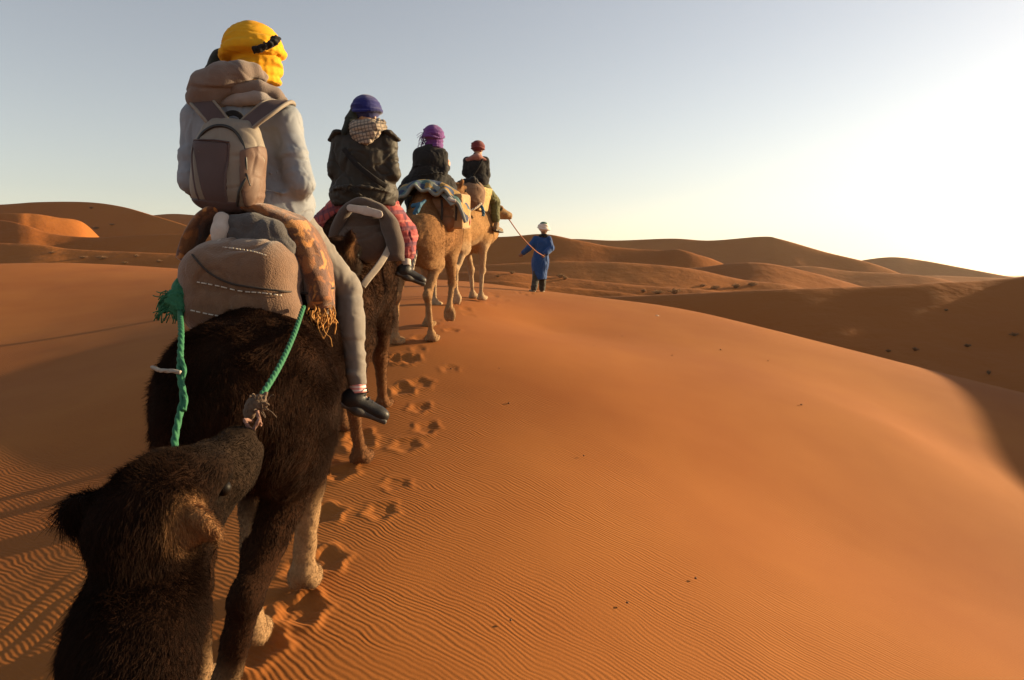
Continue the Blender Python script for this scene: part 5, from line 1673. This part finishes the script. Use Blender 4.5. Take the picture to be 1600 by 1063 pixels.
cloth_obj('side_blanket', F, fabric('yellow_wool', (.46, .33, .12), (.36, .24, .085), weave=200, bump=.5, fold=.4), saddle4, amp=.014, freq=7, seed=43)
rope('girth_rope', [P(716, 322, 13.45), P(728, 330, 13.38), P(742, 326, 13.45), P(752, 318, 13.65)], .014, M_STRAP, saddle4, n=40, turns=30)
rope('tassel', [P(752, 322, 13.7), P(755, 330, 13.66), P(755, 338, 13.66)], .022, M_ROPEB, saddle4, n=20, turns=30)

# ------------------------------------------------------------------ the guide
M_BLUE = fabric('bright_blue_cotton', (.012, .060, .20), (.008, .042, .145), scale=6, weave=300, bump=.2, fold=.6, fold_scale=5)
M_WHT = fabric('white_cotton', (.72, .66, .58), (.58, .52, .46), weave=300, bump=.2, fold=.6, fold_scale=7, fstretch=(.5, .5, 3.0))
M_DKTR = fabric('dark_olive_twill', (.045, .038, .026), (.03, .026, .018), weave=300, bump=.2, fold=.5)
dg = 18.9
gp = P(841, 457, dg)
gzz = gz(gp[0], gp[1])
gd = empty('person', (gp[0], gp[1], gzz), 'guide on foot in long blue robe and white turban leading the camels', 'person')
JG = dict(pelvis=P(845, 405, dg), chest=P(847, 383, dg), head=P(850, 361, dg + .02), face=unit((.25, 1, -.05)),
          sh_l=P(837, 374, dg), sh_r=P(857, 374, dg), el_l=P(826, 388, dg - .05), el_r=P(861, 388, dg - .08), wr_l=P(817, 396, dg - .02), wr_r=P(852, 397, dg - .22),
          hd_l=unit((-.8, 0, -.6)), hn_l=np.array([0, 1.0, 0]), hd_r=unit((-.4, -.3, -.8)), hn_r=np.array([-1.0, 0, 0.2]), curl=.95,
          hip_l=P(841, 408, dg), hip_r=P(850, 408, dg), kn_l=P(838, 432, dg - .05), kn_r=P(848, 431, dg + .12), an_l=P(834, 451, dg - .22), an_r=P(847, 450, dg + .12),
          toe_l=P(831, 456, dg - .1), toe_r=P(848, 455, dg + .30))
for s in 'lr':     # boots on the sand
    a = JG['an_' + s]; a[2] = gz(a[0], a[1]) + .10
    t = JG['toe_' + s]; t[2] = gz(t[0], t[1]) + .045
body_mesh(gd, JG, SKIN_D, h=.010)
trousers(gd, JG, M_DKTR, rt=.11, rk=.10, ra=.085, seed=54, h=.013, end=.95, amp=.014)
lo, hi = bbox([JG['chest'], JG['pelvis'], JG['wr_l'], JG['wr_r'], P(845, 436, dg)], .32)
F = Field(lo, hi, .012)
F.ell(JG['chest'] + np.array([0, 0, .03]), (.20, .15, .19), .05)
F.cap(JG['chest'], P(844, 412, dg), .18, .20, .06, sc=(1.05, .85, 1))
F.cap(P(844, 410, dg), P(843, 436, dg), .20, .185, .08, sc=(1, .9, 1))
F.cap(JG['sh_l'], JG['sh_r'], .075, .075, .06)
for s in 'lr':
    F.chain([JG['sh_' + s], JG['el_' + s]], [.085, .085], .04)
    F.chain([JG['el_' + s], JG['el_' + s] + (JG['wr_' + s] - JG['el_' + s]) * .85], [.085, .075], .03)
F.half((0, 0, float(P(843, 437, dg)[2])), (0, 0, -1))
cloth_obj('robe', F, M_BLUE, gd, amp=.020, freq=6.5, seed=55, stretch=(1.2, 1.2, .55))
for s in 'lr':
    e, w = JG['el_' + s], JG['wr_' + s]
    obj('cuff', sweep_mesh('cuff', spline([e + (w - e) * .80, e + (w - e) * .92, e + (w - e) * 1.02], 8), .055, .055, sides=12, noise=(.008, 20, 3)), M_BLK, gd)
    shoe(gd, JG['an_' + s], JG['toe_' + s], M_BOOT, M_SOLE, k=1.05, high=True)
turban(gd, JG['head'] + np.array([0, 0, .05]), JG['face'], .150, M_WHT, 11, rolls=3, tilt=.35, roll_r=.17, veil=False, h=.010)
F = Field(*bbox([JG['head'] + np.array([0, 0, .16])], .20), .009)
F.ell(JG['head'] + np.array([-.015, -.055, .165]), (.10, .10, .06), .02)
cloth_obj('cap', F, fabric('green_cotton', (.02, .10, .055), (.012, .06, .035)), gd, amp=.006, seed=57)
F = Field(*bbox([P(850, 367, dg)], .30), .010)
F.ell(P(849, 369, dg - .03), (.12, .10, .06), .03)
cloth_obj('scarf', F, M_BLK, gd, amp=.016, freq=9, seed=56)
NZ4 = W4(H4(.02, .40, -.10))
lead4 = empty('lead_rope', NZ4, 'thin red-brown lead rope sagging from pale camel to the guide hand', 'rope')
hnd = JG['wr_r'] + unit((-.4, -.3, -.8)) * .07
mid = (NZ4 + hnd) / 2 + np.array([0, 0, -.10])
rope('rope', [NZ4, mid * .5 + NZ4 * .5 + np.array([0, 0, -.03]), mid, mid * .5 + hnd * .5 + np.array([0, 0, -.03]), hnd], .0095, plain('red_brown_rope', (.24, .09, .05), rough=.85), lead4, n=60, turns=20)
# ------------------------------------------------------------------ pebbles on the slope and shrubs in the hollows
def hit(u, v, d0=8.0):
    """where the view ray of a pixel meets the near sand"""
    lo, hi = 2.0, 60.0
    prev = None
    for d in np.geomspace(2.0, 60.0, 400):
        p = P(u, v, d)
        if p[2] < gz(p[0], p[1]): 
            return p
    return P(u, v, d0)
M_STONE = plain('pale_stone', (.55, .42, .30), rough=.85, bump=.5, bscale=60)
M_STONE_D = plain('brown_stone', (.16, .075, .035), rough=.9, bump=.5, bscale=60)
for (u, v, s, pale) in [(1027, 495, .055, True), (795, 631, .022, False), (705, 577, .022, False), (1087, 904, .018, False), (980, 943, .018, False), (912, 526, .026, False), (972, 526, .026, False),
                        (928, 542, .026, False), (1126, 547, .030, False), (1050, 556, .022, False), (1252, 635, .026, False), (912, 716, .016, False), (798, 975, .016, False), (1200, 565, .02, False), (780, 578, .02, False)]:
    p = hit(u, v)
    bm = bmesh.new()
    bmesh.ops.create_icosphere(bm, subdivisions=2, radius=s * (.9 if pale else .55))
    for w in bm.verts:
        n = float(noise3(np.array(w.co) / s * 1.3 + u, 3))
        w.co *= 1 + .3 * n
        w.co.z *= .62
    me = bpy.data.meshes.new('pebble'); bm.to_mesh(me); bm.free()
    me.polygons.foreach_set('use_smooth', np.ones(len(me.polygons), dtype=bool))
    o = bpy.data.objects.new('pebble', me); C.objects.link(o)
    o.location = (p[0], p[1], gz(p[0], p[1]) + s * .12)
    me.materials.append(M_STONE if pale else M_STONE_D)
    if pale: tag(o, 'larger pale stone lying on the sunlit dune slope', 'stone', 'stones on the dune')
    else: tag(o, 'tiny dark pebble lying on the rippled sand', 'stone', 'stones on the dune')

M_TWIG = plain('dry_shrub', (.24, .14, .065), rough=.95)
M_TWIGG = plain('grey_green_shrub', (.22, .125, .065), rough=.95)
dg_ = bpy.context.evaluated_depsgraph_get()
dg_.update()
def cast(u, v):
    a = Vector((0, 0, ZC)); b = Vector(P(u, v, 10)) - a
    ok, loc, nrm, idx, ob, mat = scene.ray_cast(dg_, a, b.normalized())
    return loc if ok else None
def shrub(u, v, wpx, hpx, seed, mat, label):
    loc = cast(u, v)
    if loc is None: return
    d = loc.y
    w, h = wpx / FPX * d, hpx * .75 / FPX * d
    r_ = random.Random(seed)
    vs, fs, o0 = [], [], 0
    for k in range(46):
        a = r_.uniform(0, 2 * math.pi); t = r_.uniform(.1, 1) ** .7
        tip = np.array([math.cos(a) * w * .5 * t, math.sin(a) * w * .4 * t, h * (1.1 - .6 * t * t) * r_.uniform(.6, 1.1)])
        st = np.array([math.cos(a) * w * .12 * t, math.sin(a) * w * .1 * t, -.02 * h])
        p = spline([st, st * .4 + tip * .55 + np.array([0, 0, .05 * h]), tip], 5)
        v_, f_ = sweep(p, np.linspace(.045, .012, 5) * h, np.linspace(.045, .012, 5) * h, sides=4)
        vs.append(v_); fs += [x + o0 for x in f_]; o0 += len(v_)
        for q in range(3):
            b0 = p[2 + (q % 3)]
            e = b0 + np.array([r_.uniform(-.16, .16) * w, r_.uniform(-.14, .14) * w, r_.uniform(0, .25) * h])
            v_, f_ = sweep(np.array([b0, b0 * .5 + e * .5, e]), .022 * h, .035 * h, sides=4)
            vs.append(v_); fs += [x + o0 for x in f_]; o0 += len(v_)
    me = make_mesh('twigs', np.vstack(vs), fs, smooth=False)
    root = empty('desert_shrub', loc, label, 'shrub', 'shrubs between the dunes')
    o = bpy.data.objects.new('twigs', me); C.objects.link(o); o.parent = root; me.materials.append(mat)
    tag(o, kind='stuff')
LD = 'low dry shrub growing on pale sand beyond the dune ridge'
LB = 'small dry shrub on the sand strip just beyond the blue-robed guide'
LC = 'tiny dry shrub beyond the ridge between pale camel and guide'
LG = 'dark grey-green tuft in the shaded hollow of the right dune'
LL = 'small dark tuft at the foot of the shaded dunes'
LH = 'small dark tuft high on the face of the big shaded dune'
k = 0
for (u, v, w, h, m, lb) in [(1055, 459, 22, 9, 0, 'tallest dry shrub beside a flatter clump on the pale sand strip'), (1028, 459, 20, 7, 0, 'flat wide dry shrub next to the tallest one on pale sand'), (1005, 457, 10, 6, 0, LD), (1118, 452, 14, 7, 0, LD), (1150, 450, 14, 8, 0, LD), (1176, 447, 18, 7, 0, LD), (1098, 448, 12, 5, 0, LD), (876, 434, 14, 7, 0, LB), (882, 437, 10, 6, 0, LB), (800, 428, 10, 5, 0, LC), (778, 433, 8, 4, 0, LC),
                            (1430, 548, 12, 6, 1, LG), (1512, 542, 12, 6, 1, LG), (1585, 525, 16, 6, 1, LG), (1478, 486, 8, 4, 1, LG), (1545, 585, 8, 8, 1, LG), (1388, 550, 9, 5, 1, LG),
                            (82, 396, 12, 4, 1, LL), (130, 404, 16, 5, 1, LL), (160, 405, 20, 6, 1, LL), (213, 402, 10, 5, 1, LL), (248, 410, 10, 5, 1, LL), (150, 358, 14, 4, 1, LH), (175, 352, 12, 3, 1, LH), (143, 326, 8, 3, 1, LH), (195, 412, 10, 4, 0, LL)]:
    k += 1
    shrub(u, v, w, h, 100 + k, M_TWIGG if m else M_TWIG, lb)
# ------------------------------------------------------------------ evening haze between the dunes
def haze(density):
    me = bpy.data.meshes.new('haze')
    lo, hi = Vector((-9600, -9600, PLAIN - 4.0)), Vector((9600, 9600, ZC + 60))
    bm = bmesh.new(); bmesh.ops.create_cube(bm, size=1.0)
    for w in bm.verts:
        w.co = Vector(((lo[i] + hi[i]) / 2 + w.co[i] * (hi[i] - lo[i]) for i in range(3)))
    bm.to_mesh(me); bm.free()
    m = bpy.data.materials.new('warm_haze'); m.use_nodes = True
    nt = m.node_tree; nt.nodes.clear()
    o_ = nt.nodes.new('ShaderNodeOutputMaterial'); pv_ = nt.nodes.new('ShaderNodeVolumePrincipled')
    pv_.inputs['Color'].default_value = (.96, .90, .82, 1)
    pv_.inputs['Density'].default_value = density
    pv_.inputs['Anisotropy'].default_value = .45
    nt.links.new(pv_.outputs[0], o_.inputs['Volume'])
    me.materials.append(m)
    o = bpy.data.objects.new('haze', me); C.objects.link(o)
    tag(o, kind='stuff')
haze(.00012)
